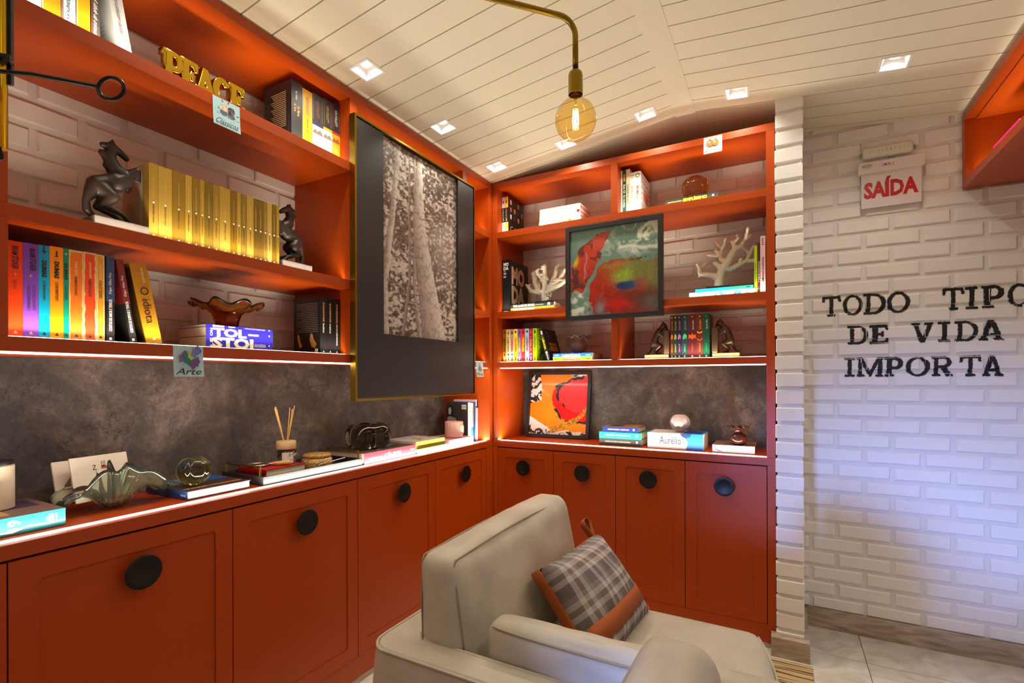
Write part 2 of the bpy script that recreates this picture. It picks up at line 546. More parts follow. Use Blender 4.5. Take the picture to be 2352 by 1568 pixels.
# front wall behind the camera, with a glazed door added for the blue light
wf = MB(); wf.box(-1.93, -0.92, -1.85, -1.7, 0, 2.7); wf.box(-0.32, 1.1, -1.85, -1.7, 0, 2.7); wf.box(-0.92, -0.32, -1.85, -1.7, 1.62, 2.7)
wall_front = structure(wf.build('wall_front', M((226, 220, 212), 0.7, bump=0.2, bscale=120)))
d1 = structure(thing('added_door', None, None, (-0.92, -1.78, 0)))
fr = MB(); fr.box(0.0, 0.05, -0.03, 0.03, 0, 1.62); fr.box(0.55, 0.6, -0.03, 0.03, 0, 1.62); fr.box(0.05, 0.55, -0.03, 0.03, 0, 0.08); fr.box(0.05, 0.55, -0.03, 0.03, 1.54, 1.62)
fr.build('door_frame', WHITE, d1)
box('pane', 0.05, 0.55, -0.004, 0.004, 0.08, 1.54, thin_glass('door_glass', (225, 235, 245), 0.1), d1)

# brick pillar beside the bookcase
pillar = tag(box('pillar', -0.016, 0.084, 2.630, 3.012, 0.09, 2.69, MORTAR), kind='structure')
k = 0
for k in range(-11, 21):
    top = 0.983 + 0.0798 * k
    rng = random.Random(k + 50)
    b = MB()
    jx, jy = rng.uniform(-0.002, 0.002), rng.uniform(-0.002, 0.002)
    b.box(-0.022 + jx, 0.091 + jx, 2.619 + jy, 2.72, max(top - 0.0615, 0.09), min(top, 2.58))
    o = b.build('brick', WHITE_PAINT, pillar, bevel=0.003, seg=2)
for k in range(-11, 20):
    top = 0.983 + 0.0798 * k
    o = MB().box(0.07, 0.0915, 2.735, 2.99, top - 0.0615, top).build('brick', WHITE_PAINT, pillar, bevel=0.003, seg=1)
bp = MB(); bp.prism([(-0.044, 2.582), (0.111, 2.582), (0.111, 3.0), (-0.02, 3.0), (-0.02, 2.645), (-0.044, 2.645)], 0, 0.09)
tag(bp.build('baseboard_pillar', TRAV, bevel=0.001), kind='structure')
tag(box('baseboard_back', 0.111, 1.095, 2.990, 3.012, 0, 0.096, TRAV), kind='structure')

# gable ceiling of boards
def zc(x):
    return 2.490 + 0.1124 * (x + 1.57) if x < -0.42 else 2.6125 - 0.108 * (x + 0.373)
ceiling = structure(box('ceiling', -2.0, 1.25, -2.0, 3.2, 2.665, 2.75, PLANK))
DL = [(-1.44, 1.461), (-1.44, 1.968), (-1.44, 2.483), (-1.02, 2.505), (-0.592, 2.505), (-0.175, 2.505), (0.40, 2.461),
      (-1.44, 0.92), (0.45, 1.75), (0.45, 0.9), (-0.75, -0.6), (0.35, -0.6)]  # unseen downlights added to light the room, carrying on the visible rows
HO = 0.046
holes = [(x - HO, x + HO, y - HO, y + HO) for x, y in DL]
PT = 0.014
def plank(x0, x1, y0, y1):
    hs = sorted(h for h in holes if h[0] < x1 and h[1] > x0 and h[2] < y1 and h[3] > y0)
    b = MB()
    def seg(a, c, ya, yb):
        if c - a < 1e-4 or yb - ya < 1e-4: return
        za, zb = zc(a + 1e-6), zc(c - 1e-6)
        vs = [(a, ya, za), (c, ya, zb), (c, yb, zb), (a, yb, za), (a, ya, za + PT), (c, ya, zb + PT), (c, yb, zb + PT), (a, yb, za + PT)]
        b.add(vs, [(0, 3, 2, 1), (4, 5, 6, 7), (0, 1, 5, 4), (2, 3, 7, 6), (0, 4, 7, 3), (1, 2, 6, 5)])
    x = x0
    for h in hs:
        seg(x, h[0], y0, y1)
        seg(h[0], h[1], y0, max(y0, h[2])); seg(h[0], h[1], min(y1, h[3]), y1)
        x = h[1]
    seg(x, x1, y0, y1)
    return b.build('plank', PLANK, ceiling, fix=False)
G = 0.0026
for k in range(-31, 11):
    a = 1.824 + 0.1145 * k; c = min(a + 0.1145, 3.014)
    plank(-1.576, -0.466, a + G, c - G)
    plank(-0.373, 1.094, a + G, c - G)
box('ridge_board', -0.467, -0.372, -1.7, 3.014, 2.6105, 2.632, PLANK, ceiling)
gb = MB()      # backing the grooves open into
for x0, x1 in ((-1.60, -0.42), (-0.42, 1.094)):
    za, zb = zc(x0 + 1e-6) + PT, zc(x1 - 1e-6) + PT
    for h in [None]:
        gb.add([(x0, -1.7, za + 0.001), (x1, -1.7, zb + 0.001), (x1, 3.014, zb + 0.001), (x0, 3.014, za + 0.001)], [(0, 3, 2, 1)])
# backing only beside the downlights, so that the fittings stay open upwards
gb = MB()
xs = sorted(set([-1.60, -0.42, 1.094] + [q for h in holes for q in h[:2]]))
ys = sorted(set([-1.7, 3.014] + [q for h in holes for q in h[2:]]))
for i in range(len(xs) - 1):
    for j in range(len(ys) - 1):
        xm, ym = (xs[i] + xs[i + 1]) / 2, (ys[j] + ys[j + 1]) / 2
        if any(h[0] < xm < h[1] and h[2] < ym < h[3] for h in holes): continue
        za, zb = zc(xs[i] + 1e-6) + PT + 0.0005, zc(xs[i + 1] - 1e-6) + PT + 0.0005
        gb.add([(xs[i], ys[j], za), (xs[i + 1], ys[j], zb), (xs[i + 1], ys[j + 1], zb), (xs[i], ys[j + 1], za)], [(0, 3, 2, 1)])
gb.build('groove_backing', PLANK, ceiling, fix=False)

# square recessed downlights
WF = M((242, 240, 236), 0.45, name='white_fitting')
LAMP = emit_mat('downlight_lamp', (1.0, 0.95, 0.88), 5.0)
DLN = ['above the gilded word ornament', 'above the tall tree picture', 'in the corner where the two bookcases meet',
       'directly behind the amber bulb', 'just left of the ridge board', 'just right of the ridge board', 'above the exit sign',
       'added out of view over the left cabinets', 'added out of view over the middle of the right slope', 'added out of view over the near part of the right slope', 'added behind the camera, left slope', 'added behind the camera, right slope']
trim = MB()
o_, i_ = 0.052, 0.0425
for (a, b_, c, d) in ((-o_, o_, -o_, -i_), (-o_, o_, i_, o_), (-o_, -i_, -i_, i_), (i_, o_, -i_, i_)):
    trim.box(a, b_, c, d, -0.0025, 0.001)
trim_me = trim.mesh('trim', WF)
well = MB()
a, b_ = i_ + 0.001, 0.031
vs = [(-a, -a, 0), (a, -a, 0), (a, a, 0), (-a, a, 0), (-b_, -b_, 0.03), (b_, -b_, 0.03), (b_, b_, 0.03), (-b_, b_, 0.03)]
well.add(vs, [(0, 4, 5, 1), (1, 5, 6, 2), (2, 6, 7, 3), (3, 7, 4, 0), (4, 7, 6, 5)])
well_me = well.mesh('well', WF, fix=False)
ring_me = MB().lathe([(0.0265, 0.0296), (0.0265, 0.0262), (0.0225, 0.0262), (0.0225, 0.0296)], 28, close=False).mesh('ring', WF, True)
lamp_me = MB().lathe([(0.0002, 0.0275), (0.0225, 0.0275), (0.0225, 0.029), (0.0002, 0.029)], 28).mesh('lamp', LAMP)
for (x, y), n in zip(DL, DLN):
    sl = math.atan(0.1124) if x < -0.42 else -math.atan(0.108)
    t = thing('recessed_downlight', 'square white recessed downlight ' + n, 'downlight', (x, y, zc(x)), rot=(0, -sl, 0), group='recessed ceiling downlights')
    for nm, me in (('trim', trim_me), ('well', well_me), ('ring', ring_me), ('lamp', lamp_me)):
        put(nm, me, t)
    l = area_light('downlight_beam', (0, 0, 0.026), (0, 0, 0), 0.04, 0.04, P_DOWN, WARMW, 140, 'DISK')
    l.parent = t

# stone cladding behind the worktops
tag(box('wall_panel_left', WL, -1.912, -0.2, 2.616, 0.902, 1.347, STONE), kind='structure')
tag(box('wall_panel_back', -1.538, -0.058, 3.004, WB, 0.902, 1.347, STONE), kind='structure')
# ------------------------------------------------------------------ bookcases, worktops, cabinets
FL, FB = -1.57, 2.651
ZA, ZAB, ZB_, ZBB, ZC, ZCB, ZT, ZTB = 2.182, 2.145, 1.692, 1.657, 1.383, 1.348, 2.4865, 2.452
ZW, ZWB = 0.901, 0.865
def rail(b, side, u0, u1, d0, d1, z0, z1):
    """box given along the run (u), into the furniture (d) and up (z)"""
    if side == 'L': b.box(FL - d1, FL - d0, u0, u1, z0, z1)
    elif side == 'R': b.box(0.738 + d0, 0.738 + d1, u0, u1, z0, z1)
    else: b.box(u0, u1, FB + d0, FB + d1, z0, z1)
    return b
def part(name, side, u0, u1, d0, d1, z0, z1, mat, parent, bevel=0.0008):
    return rail(MB(), side, u0, u1, d0, d1, z0, z1).build(name, mat, parent, bevel=bevel, seg=1)

def led_up(side, u0, u1, d0, d1, z, watts, parent, color, mat, proud=0.003, spread=78, down=False, tilt=0.0):
    L_ = u1 - u0; uc = (u0 + u1) / 2; dc = (d0 + d1) / 2
    if down: o = part('led_strip', side, u0, u1, d0, d1, z - proud, z, mat, parent, 0)
    else: o = part('led_strip', side, u0, u1, d0, d1, z, z + proud, mat, parent, 0)
    zz = z - proud - 0.0006 if down else z + proud + 0.0006
    w = d1 - d0
    loc = {'L': (FL - dc, uc, zz), 'R': (0.738 + dc, uc, zz), 'B': (uc, FB + dc, zz)}[side]
    rot = (0, 0, 0) if down else (R(180), 0, 0)
    sx, sy = (w, L_) if side in 'LR' else (L_, w)
    if tilt:
        rot = {'L': (R(180), R(-tilt), 0), 'R': (R(180), R(tilt), 0), 'B': (R(180 - tilt), 0, 0)}[side]
    l = area_light('led_glow', loc, rot, sx, sy, watts, color, spread)
    return o

DPT = 0.345
bl = thing('bookcase', 'long orange lacquered bookcase along the left wall, carrying the tall tree picture', 'bookcase', (0, 0, 0))
bb = thing('bookcase', 'orange lacquered bookcase on the far wall between the corner and the brick pillar', 'bookcase', (0, 0, 0))
br = thing('bookcase', 'orange lacquered wall shelf high on the right, beside the exit sign', 'bookcase', (0, 0, 0))
U0 = -0.2
for (z0, z1) in ((ZAB, ZA), (ZBB, ZB_), (ZCB, ZC)):
    part('shelf', 'L', U0, 2.651, 0, DPT, z0, z1, ORANGE, bl)
    part('shelf', 'B', -1.57, -0.0235, 0, 0.352, z0, z1, ORANGE, bb)
part('top_panel', 'L', U0, 2.651, 0, 0.06, ZTB, ZT, ORANGE, bl)
part('soffit', 'L', U0, 2.651, 0.06, DPT, ZTB, ZTB + 0.004, ORANGE, bl, 0)
part('top_panel', 'B', -1.57, -0.0235, 0, 0.352, ZTB, ZT, ORANGE, bb)
UPL = [(U0, U0 + 0.037), (0.42, 0.457), (1.497, 1.536), (2.327, 2.367), (2.614, 2.651)]
UPB = [(-1.57, -1.536), (-0.816, -0.78), (-0.060, -0.0235)]
for i, (a, c) in enumerate(UPL):
    for (z0, z1) in ((ZC, ZBB), (ZB_, ZAB), (ZA, ZTB)) + (((ZW + .0005, ZCB),) if i == 4 else ()):
        part('upright', 'L', a, c, 0, DPT, z0, z1, ORANGE, bl)
for i, (a, c) in enumerate(UPB):
    for (z0, z1) in ((ZC, ZBB), (ZB_, ZAB), (ZA, ZTB)) + (((ZW + .0005, ZCB),) if i != 1 else ()):
        part('upright', 'B', a, c, 0, 0.352, z0, z1, ORANGE, bb)
bayL = [(UPL[i][1] + 0.004, UPL[i + 1][0] - 0.004) for i in range(4)]
bayB = [(-1.532, -0.820), (-0.776, -0.064)]
for z in (ZA, ZB_, ZC):
    for (a, c) in bayL:
        led_up('L', a, c, 0.030, 0.044, z, P_SHELF * (c - a), bl, WARM, LEDS, tilt=23)
    for (a, c) in bayB:
        led_up('B', a, c, 0.030, 0.044, z, P_SHELF * (c - a), bb, WARM, LEDS, tilt=23)
led_up('L', U0 + 0.04, 2.595, 0.004, 0.018, ZCB, P_UNDER, bl, WARMW, LED, 0.005, 170, True)
led_up('B', -1.52, -0.064, 0.004, 0.018, ZCB, P_UNDER * 0.6, bb, WARMW, LED, 0.005, 170, True)
# right wall shelf
part('shelf', 'R', -0.5, 3.008, 0, 0.35, ZAB, ZA, ORANGE, br)
part('top_panel', 'R', -0.5, 3.008, 0, 0.04, ZTB, 2.4835, ORANGE, br)
part('soffit', 'R', -0.5, 3.008, 0.04, 0.35, ZTB - 0.006, ZTB - 0.002, ORANGE, br, 0)
part('upright', 'R', 2.972, 3.008, 0, 0.35, ZA, ZTB, ORANGE, br)
part('back_panel', 'R', -0.5, 2.972, 0.335, 0.35, ZA, ZTB - 0.006, ORANGE, br, 0)
led_up('R', -0.4, 2.965, 0.030, 0.044, ZA, P_SHELF * 3.3, br, WARM, LEDS, tilt=23)

wl = tag(part('worktop', 'L', U0, 2.651, 0, 0.352, ZWB, ZW - .0001, ORANGE, None), 'orange worktop running along the left wall under the stone panel', 'worktop')
wb = tag(part('worktop', 'B', -1.57, -0.0235, 0, 0.36, ZWB, ZW - .0001, ORANGE, None), 'orange worktop on the far wall under the smaller stone panel', 'worktop')
led_up('L', U0 + 0.02, 2.612, 0.026, 0.046, ZW, P_COUNTER, wl, WARMW, LED, 0.0012, 170)
led_up('B', -1.532, -0.062, 0.026, 0.046, ZW, P_COUNTER * 0.55, wb, WARMW, LED, 0.0012, 170)

def door_mesh(w, h, st=0.054):
    """shaker door in x-z, front at y=0, recessed field with rounded corners"""
    r = 0.012; d = 0.004; T = 0.018; b = MB(); N = 5
    outer = [(0, 0), (w, 0), (w, h), (0, h)]
    cs = [(st + r, st + r, 180), (w - st - r, st + r, 270), (w - st - r, h - st - r, 0), (st + r, h - st - r, 90)]
    loop = []
    for cx, cz, a0 in cs:
        for k in range(N):
            a = R(a0 + 90 * k / (N - 1)); loop.append((cx + r * math.cos(a), cz + r * math.sin(a)))
    n = len(loop)
    vs = [(x, 0, z) for x, z in outer] + [(x, 0, z) for x, z in loop] + [(x + 0, d, z) for x, z in loop] + [(x, T, z) for x, z in outer]
    fs = []
    for i in range(4):
        for k in range(N - 1):
            fs.append((i, 4 + i * N + k + 1, 4 + i * N + k))
        j = (i + 1) % 4
        fs.append((i, j, 4 + j * N, 4 + i * N + N - 1))
    for k in range(n):
        k2 = (k + 1) % n
        fs.append((4 + k, 4 + k2, 4 + n + k2, 4 + n + k))
    fs.append(tuple(4 + n + k for k in range(n)))
    q = 4 + 2 * n
    for i in range(4):
        j = (i + 1) % 4
        fs.append((i, q + i, q + j, j))
    fs.append((q + 3, q + 2, q + 1, q))
    b.add(vs, fs)
    return b.mesh('door', ORANGE)

kb = MB()
kb.lathe([(0.0002, 0.0), (0.016, 0.0), (0.013, 0.012), (0.02, 0.016), (0.042, 0.02), (0.0465, 0.0235), (0.0465, 0.0255), (0.044, 0.0265), (0.03, 0.0235), (0.012, 0.0215), (0.0002, 0.021)], 36)
kb.xf(Matrix.Rotation(R(90), 4, 'X'))
knob_me = kb.mesh('knob', M((13, 13, 14), 0.38, name='black_knob'), True)

_dm = {}
def cabinet(side, u0, u1, label, stile=0.0):
    w = u1 - u0
    loc, rz = ((FL, u0, 0), R(90)) if side == 'L' else ((u0, FB, 0), 0)
    t = thing('base_cabinet', label, 'cabinet', loc, rz, 'orange base cabinets')
    box('carcass', 0.0005, w - 0.0005, 0.0215, 0.34, 0.022, ZWB - 0.001, M((70, 20, 10), 0.7), t)
    g = 0.0016; dw = w - 2 * g - stile
    key = round(dw, 3)
    if key not in _dm: _dm[key] = door_mesh(dw, 0.859 - 0.112)
    d = put('door', _dm[key], t); d.location = (g, 0.001, 0.112)
    kn = put('knob', knob_me, d); kn.location = (dw / 2, 0.0, 0.751 - 0.112)
    box('plinth', 0, w, 0.003, 0.021, 0.022, 0.110, ORANGE, t)
    if stile:
        box('stile', w - stile + 0.0015, w, 0.0005, 0.0212, 0.022, ZWB - 0.0005, ORANGE, t)
    box('stone_foot', 0, w, 0.0, 0.33, 0.0, 0.0215, TRAV, t)
    return t
cabinet('L', -0.082, 0.454, 'orange shaker base cabinet cut by the left edge of the photo')
cabinet('L', 0.454, 0.990, 'widest-looking orange base cabinet, under the green glass bowl')
cabinet('L', 0.990, 1.533, 'orange base cabinet under the black tray with brass handles')
cabinet('L', 1.533, 2.067, 'orange base cabinet under the red-spined book and black glass knot')
cabinet('L', 2.067, 2.651, 'orange base cabinet at the inner corner end of the left run', 0.08)
BX = [-1.536, -1.163, -0.796, -0.433, -0.0595]
cabinet('B', BX[0], BX[1], 'orange base cabinet on the far wall, next to the inner corner')
cabinet('B', BX[1], BX[2], 'second orange base cabinet from the inner corner on the far wall')
cabinet('B', BX[2], BX[3], 'third orange base cabinet from the inner corner on the far wall')
cabinet('B', BX[3], -0.0235, 'orange base cabinet beside the white brick pillar', 0.036)
tag(part('trim_1', 'B', -1.57, -1.537, 0.0005, 0.33, 0, ZWB, ORANGE, None), kind='structure')
# ------------------------------------------------------------------ books
def book(label, loc, rz, t, d, h, cov, lie=False, hard=False, lean=0.0, pages=None, group=None, cat='book', name='book', rough=0.4, mat=None):
    """spine faces local -y. standing: thickness t along x, height h along z.
    lying: length h along x, thickness t along z. returns the thing"""
    o = thing(name, label, cat, loc, rz, group)
    if lean: o.rotation_euler = (Matrix.Rotation(rz, 4, 'Z') @ Matrix.Rotation(-lean, 4, 'Y')).to_euler()
    ct = 0.0024 if hard else 0.0009
    ins = 0.003 if hard else 0.0004
    U = [(0, 0), (t, 0), (t, d), (t - ct, d), (t - ct, ct * 1.2), (ct, ct * 1.2), (ct, d), (0, d)]
    b = MB(); p = MB()
    if lie:
        b.prism([(y, x) for x, y in U], 0, h, 'x')
        p.box(ins, h - ins, ct * 1.2, d - ins - 0.0008, ct, t - ct)
    else:
        b.prism(U, 0, h, 'z')
        p.box(ct, t - ct, ct * 1.2, d - ins - 0.0008, ins, h - ins)
    b.build('cover', mat or M(cov, rough, spec=0.4), o)
    p.build('pages', pages or PAGES, o)
    return o

def mark(o, x0, x1, z0, z1, mat, face='F', at=-0.0003, name='print', th=0.0):
    """flat printed rectangle on a face (a-range, z-range)"""
    b = MB()
    if face == 'F': b.quad((x0, at, z0), (x1, at, z0), (x1, at, z1), (x0, at, z1))
    elif face in 'RL': b.quad((at, x0, z0), (at, x1, z0), (at, x1, z1), (at, x0, z1))
    else: b.quad((x0, z0, at), (x1, z0, at), (x1, z1, at), (x0, z1, at))
    return b.build(name, mat, o, fix=False)

def poly(o, pts, mat, face='F', at=-0.0005, name='print'):
    n = len(pts); b = MB()
    f = {'F': lambda p: (p[0], at, p[1]), 'R': lambda p: (at, p[0], p[1]), 'L': lambda p: (at, p[0], p[1]), 'T': lambda p: (p[0], p[1], at)}[face]
    b.add([f(p) for p in pts], [tuple(range(n))])
    return b.build(name, mat, o, fix=False)

def tri(o, cx, z, s, mat, at=-0.0006):
    return poly(o, [(cx - s / 2, z), (cx + s / 2, z), (cx, z + s)], mat, 'F', at, 'emblem')

def disc(o, cx, cz, r, mat, at=-0.0006, n=12, face='F', sx=1.0, name='emblem'):
    return poly(o, [(cx + sx * r * math.cos(2 * math.pi * i / n), cz + r * math.sin(2 * math.pi * i / n)) for i in range(n)], mat, face, at, name)

R90 = R(90)
def onL(u, z, rec=0.058): return (FL - rec, u, z)
def onB(u, z, rec=0.058): return (u, FB + rec, z)
TR = -0.0007   # lettering sits just proud of the cover

# --- left bookcase, lowest shelf: the row of coloured classics
z = ZC + 0.0002
RC = [
 ('vermilion book with black lettering, first at the left upright', .4725, .4995, 1.617, (226, 58, 14), 'a'),
 ('purple book standing second in the coloured row', .500, .5285, 1.618, (122, 66, 178), 'b'),
 ('cyan book with a sword emblem on its spine', .529, .5505, 1.619, (0, 150, 196), 'c'),
 ('amber book with a chess piece on its spine', .551, .5775, 1.621, (244, 140, 10), 'd'),
 ('thin teal green book in the coloured row', .578, .5885, 1.621, (0, 140, 116), 'e'),
 ('orange book with ragged cream edges on its spine', .589, .6195, 1.621, (226, 112, 22), 'f'),
 ('red book with ragged cream edges on its spine', .620, .6475, 1.622, (224, 66, 18), 'g'),
 ('golden yellow book with ragged cream edges on its spine', .648, .6665, 1.621, (226, 152, 30), 'h'),
]
for lab, a, c, zt, col, kind in RC:
    w = c - a; h = zt - ZC; cx = w / 2
    o = book(lab, onL(a, z), R90, w, 0.155, h, col, group='coloured classics on the lowest left shelf')
    ink = M((40, 14, 30), 0.5)
    if kind in 'ab':
        txt(o, 'BRAM STOKER', 'F', (cx + (0 if kind == 'a' else 0.004), TR, h * .83), 0.056, 0.012, ink, 'down', 0.02)
        poly(o, [(cx - .004, h * .66), (cx - .001, h * .66 - .001), (cx, h * .66 - .006), (cx + .001, h * .66 - .001), (cx + .004, h * .66), (cx + .001, h * .66 + .001), (cx, h * .66 + .006), (cx - .001, h * .66 + .001)], GOLDI, name='emblem')
        if kind == 'a': txt(o, 'DRÁCULA', 'F', (cx, TR, h * .555), 0.021, 0.008, ink, 'down')
        else:
            txt(o, 'OS SETE DEDOS DA MORTE', 'F', (cx + .006, TR, h * .43), 0.062, 0.006, ink, 'down')
            txt(o, 'A TOCA DO VERME BRANCO', 'F', (cx - .004, TR, h * .43), 0.062, 0.006, ink, 'down')
        tri(o, cx, .011, .008, GOLDI)
    elif kind in 'cde':
        dk = M((44, 24, 20), 0.5)
        if kind == 'c':
            poly(o, [(cx - .001, h - .022), (cx + .001, h - .022), (cx + .001, h - .001), (cx - .001, h - .001)], dk)
            poly(o, [(cx - .006, h - .015), (cx, h - .019), (cx + .006, h - .015), (cx, h - .0125)], dk, at=-.0006)
        elif kind == 'd':
            poly(o, [(cx - .004, h - .026), (cx + .004, h - .026), (cx + .0015, h - .022), (cx + .0012, h - .014), (cx - .0012, h - .014), (cx - .0015, h - .022)], dk)
            disc(o, cx, h - .0125, .0018, dk)
        else: disc(o, cx, h - .014, .003, M((150, 200, 180), .5))
        txt(o, 'DUMAS', 'F', (cx, TR, h * .75), 0.043, min(.010, w * .6), dk, 'down', 0.06)
        s = {'c': 'OS TRÊS MOSQUETEIROS', 'd': 'O CONDE DE MONTE CRISTO', 'e': 'O COLAR DA RAINHA'}[kind]
        txt(o, s, 'F', (cx, TR, h * .52), 0.048 if kind != 'e' else .038, min(.0065, w * .45), dk, 'down', 0.02)
        tri(o, cx, .011, min(.008, w * .6), dk)
    else:
        cr = M((228, 190, 130), .6)
        rng = random.Random(ord(kind)); n = 26
        left = [(0.0018 + rng.uniform(-.0012, .0016), .006 + (h - .012) * i / n) for i in range(n + 1)]
        right = [(w - 0.0018 + rng.uniform(-.0016, .0012), .006 + (h - .012) * i / n) for i in range(n + 1)]
        mark(o, 0, w, 0, h, cr, at=-.0003)
        poly(o, [(x + .001, zz + rng.uniform(-.002, .002)) for x, zz in left[::-1]] + [(x - .001, zz) for x, zz in right], M(col, .5), at=-.0005)
        A, B2 = {'f': ('DANIEL DEFOE', 'ROBINSON CRUSOÉ'), 'g': ('JONATHAN SWIFT', 'VIAGENS DE GULLIVER'), 'h': ('ROBERT LOUIS STEVENSON', 'A ILHA DO TESOURO')}[kind]
        txt(o, A, 'F', (cx, -.0008, h * .80), .036 if kind == 'f' else .044, .0065, M((240, 190, 110), .5), 'down', .02)
        txt(o, B2, 'F', (cx, -.0008, h * .605), .048, .007, M((74, 34, 14), .5), 'down', .02)
        tri(o, cx, .011, .008, M((50, 40, 60), .5), -.0008)
def poe(lab, a, w, h, colr, title, lean):
    o = book(lab, onL(a, z), R90, w, .155, h, (30, 28, 30), lean=lean, group='coloured classics on the lowest left shelf')
    mark(o, 0, w, h * .48, h, M(colr, .5))
    mark(o, 0.001, .154, h * .48, h, M(colr, .5), 'L', -.0003)
    txt(o, 'Edgar Allan Poe', 'F', (w / 2, TR, h * .69), .058, .008, WHITE, 'up', 0, slant=.02)
    txt(o, title, 'F', (w / 2, TR, h * .32), .088, .0075, WHITE, 'up', .02)
    mark(o, w / 2 - .003, w / 2 + .003, .008, .015, WHITE, at=-.0006, name='emblem')
    return o
poe('black book with a blue top, upright at the end of the coloured row', .6705, .019, .238, (42, 66, 110), 'CONTOS DE AMOR E TERROR', 0)
poe('black book with a dark red top, leaning left', .728, .017, .236, (120, 26, 28), 'CONTOS DE SUSPENSE E TERROR', R(8.6))
o = book('thick mustard gold book leaning at the end of the coloured row', onL(.769, z), R90, .042, .155, .234, (178, 122, 20), lean=R(10.6), group='coloured classics on the lowest left shelf')
txt(o, 'DOSTOIÉVSKI', 'F', (.026, TR, .2), .042, .007, CREAM, 'up', .02)
txt(o, 'O idiota', 'F', (.023, TR, .113), .105, .022, M((34, 22, 8), .5), 'down')
mark(o, .019, .026, .012, .018, CREAM, at=-.0006, name='emblem')
mark(o, .004, .15, .01, .224, M((66, 44, 10), .5), 'L', -.0003)
# blue lying stack with the novelist's name running over the three spines
BLUE = (44, 36, 178)
zz = ZC + .0002
for lab, t_, i in (('thick royal blue book at the bottom of the lying stack under the amber bowl', .0395, 0), ('royal blue book in the middle of the lying stack under the amber bowl', .0305, 1), ('thin royal blue book on top of the lying stack under the amber bowl', .0085, 2)):
    o = book(lab, (-1.64, .946, zz), R90, t_, .155, .241, BLUE, lie=True, group='blue novels lying under the amber bowl')
    CRM = M((236, 226, 196), .5)
    if i == 0:
        txt(o, 'STOI', 'F', (.092, TR, t_ / 2 + .001), .145, t_ * .93, CRM, 'h', .05)
        txt(o, 'ANA KARENINA', 'F', (.19, TR, .018), .044, .012, WHITE, 'h')
        txt(o, 'LE', 'F', (.017, TR, .021), .028, .009, CRM, 'up', .03)
    elif i == 1:
        txt(o, 'TOL', 'F', (.080, TR, t_ / 2), .118, t_ * .97, CRM, 'h', .05)
        txt(o, 'RESSURREIÇÃO', 'F', (.165, TR, .014), .040, .010, WHITE, 'h')
        txt(o, 'ON', 'F', (.017, TR, .015), .026, .009, CRM, 'up', .03)
    else:
        mark(o, .021, .060, .0015, .0075, CRM, at=-.0006, name='lettering')
        mark(o, .074, .098, .003, .0068, CRM, at=-.0006, name='lettering')
        txt(o, 'A MORTE DE IVAN ILITCH  SENHORES E SERVOS', 'F', (.170, TR, .0045), .078, .0042, WHITE, 'h')
    poly(o, [(.222, t_ * .5 - .0001), (.228, t_ * .5 - min(.004, t_ * .35)), (.228, t_ * .5 + min(.004, t_ * .35))], WHITE, name='emblem')
    zz += t_ + .0002
TOL_TOP = zz
# three black plays at the divider
for a, c, s, lab in ((1.390, 1.4245, 'TRAGÉDIAS', 'black book with a figure print on its side cover, first of three by the divider'), (1.425, 1.4565, 'COMÉDIAS', 'black book in the middle of three by the divider'), (1.457, 1.494, 'PEÇAS HISTÓRICAS', 'black book touching the divider, last of three')):
    w = c - a
    o = book(lab, onL(a, z), R90, w, .157, .231, (24, 22, 24), group='black play collections')
    txt(o, 'SHAKESPEARE', 'F', (w / 2, TR, .17), .078, .0085, M((216, 160, 110), .5), 'down', .03)
    n_ = .040 if s != 'PEÇAS HISTÓRICAS' else .088
    txt(o, s, 'F', (w / 2, TR, .126 - n_ / 2), n_, .0085, WHITE, 'down', .03)
    tri(o, w / 2, .008, .008, WHITE)
    if s == 'TRAGÉDIAS':
        G_ = M((120, 112, 104), .6)
        for i in range(17):
            mark(o, .012 + (.09 if i in (0, 8, 12) else 0) * 0, .138 - (.03 if i % 5 == 4 else 0), .205 - i * .0072, .2072 - i * .0072, G_, 'L', -.0005, 'lettering')
        GD = M((196, 150, 70), .6)
        poly(o, [(.03, .024), (.05, .03), (.062, .06), (.055, .085), (.044, .082), (.036, .06), (.02, .04)], GD, 'L', -.0005)
        poly(o, [(.105, .035), (.116, .05), (.122, .075), (.132, .085), (.136, .07), (.128, .045), (.12, .025)], GD, 'L', -.0005)
        mark(o, .012, .03, .006, .022, WHITE, 'L', -.0005, 'barcode')

# --- left bookcase, middle shelf: nineteen gold spines
GY = [.776, .801, .840, .877, .898, .922, .937, .963, .985, 1.022, 1.044, 1.059, 1.080, 1.106, 1.121, 1.143, 1.158, 1.177, 1.195, 1.207]
ORD = ['first', 'second', 'third', 'fourth', 'fifth', 'sixth', 'seventh', 'eighth', 'ninth', 'tenth', 'eleventh', 'twelfth', 'thirteenth', 'fourteenth', 'fifteenth', 'sixteenth', 'seventeenth', 'eighteenth', 'last']
def gold_spine(rgb):
    return M(rgb, .36, metal=.55, var=.05, vscale=60)
GC = [(184, 150, 62), (196, 162, 72), (150, 118, 36), (190, 155, 62), (140, 112, 38), (176, 142, 52), (134, 108, 38), (164, 132, 54), (190, 156, 64), (140, 108, 24), (186, 150, 60), (142, 116, 44), (184, 150, 66), (126, 98, 30), (124, 98, 36), (150, 120, 46), (196, 166, 84), (130, 100, 26), (180, 144, 50)]
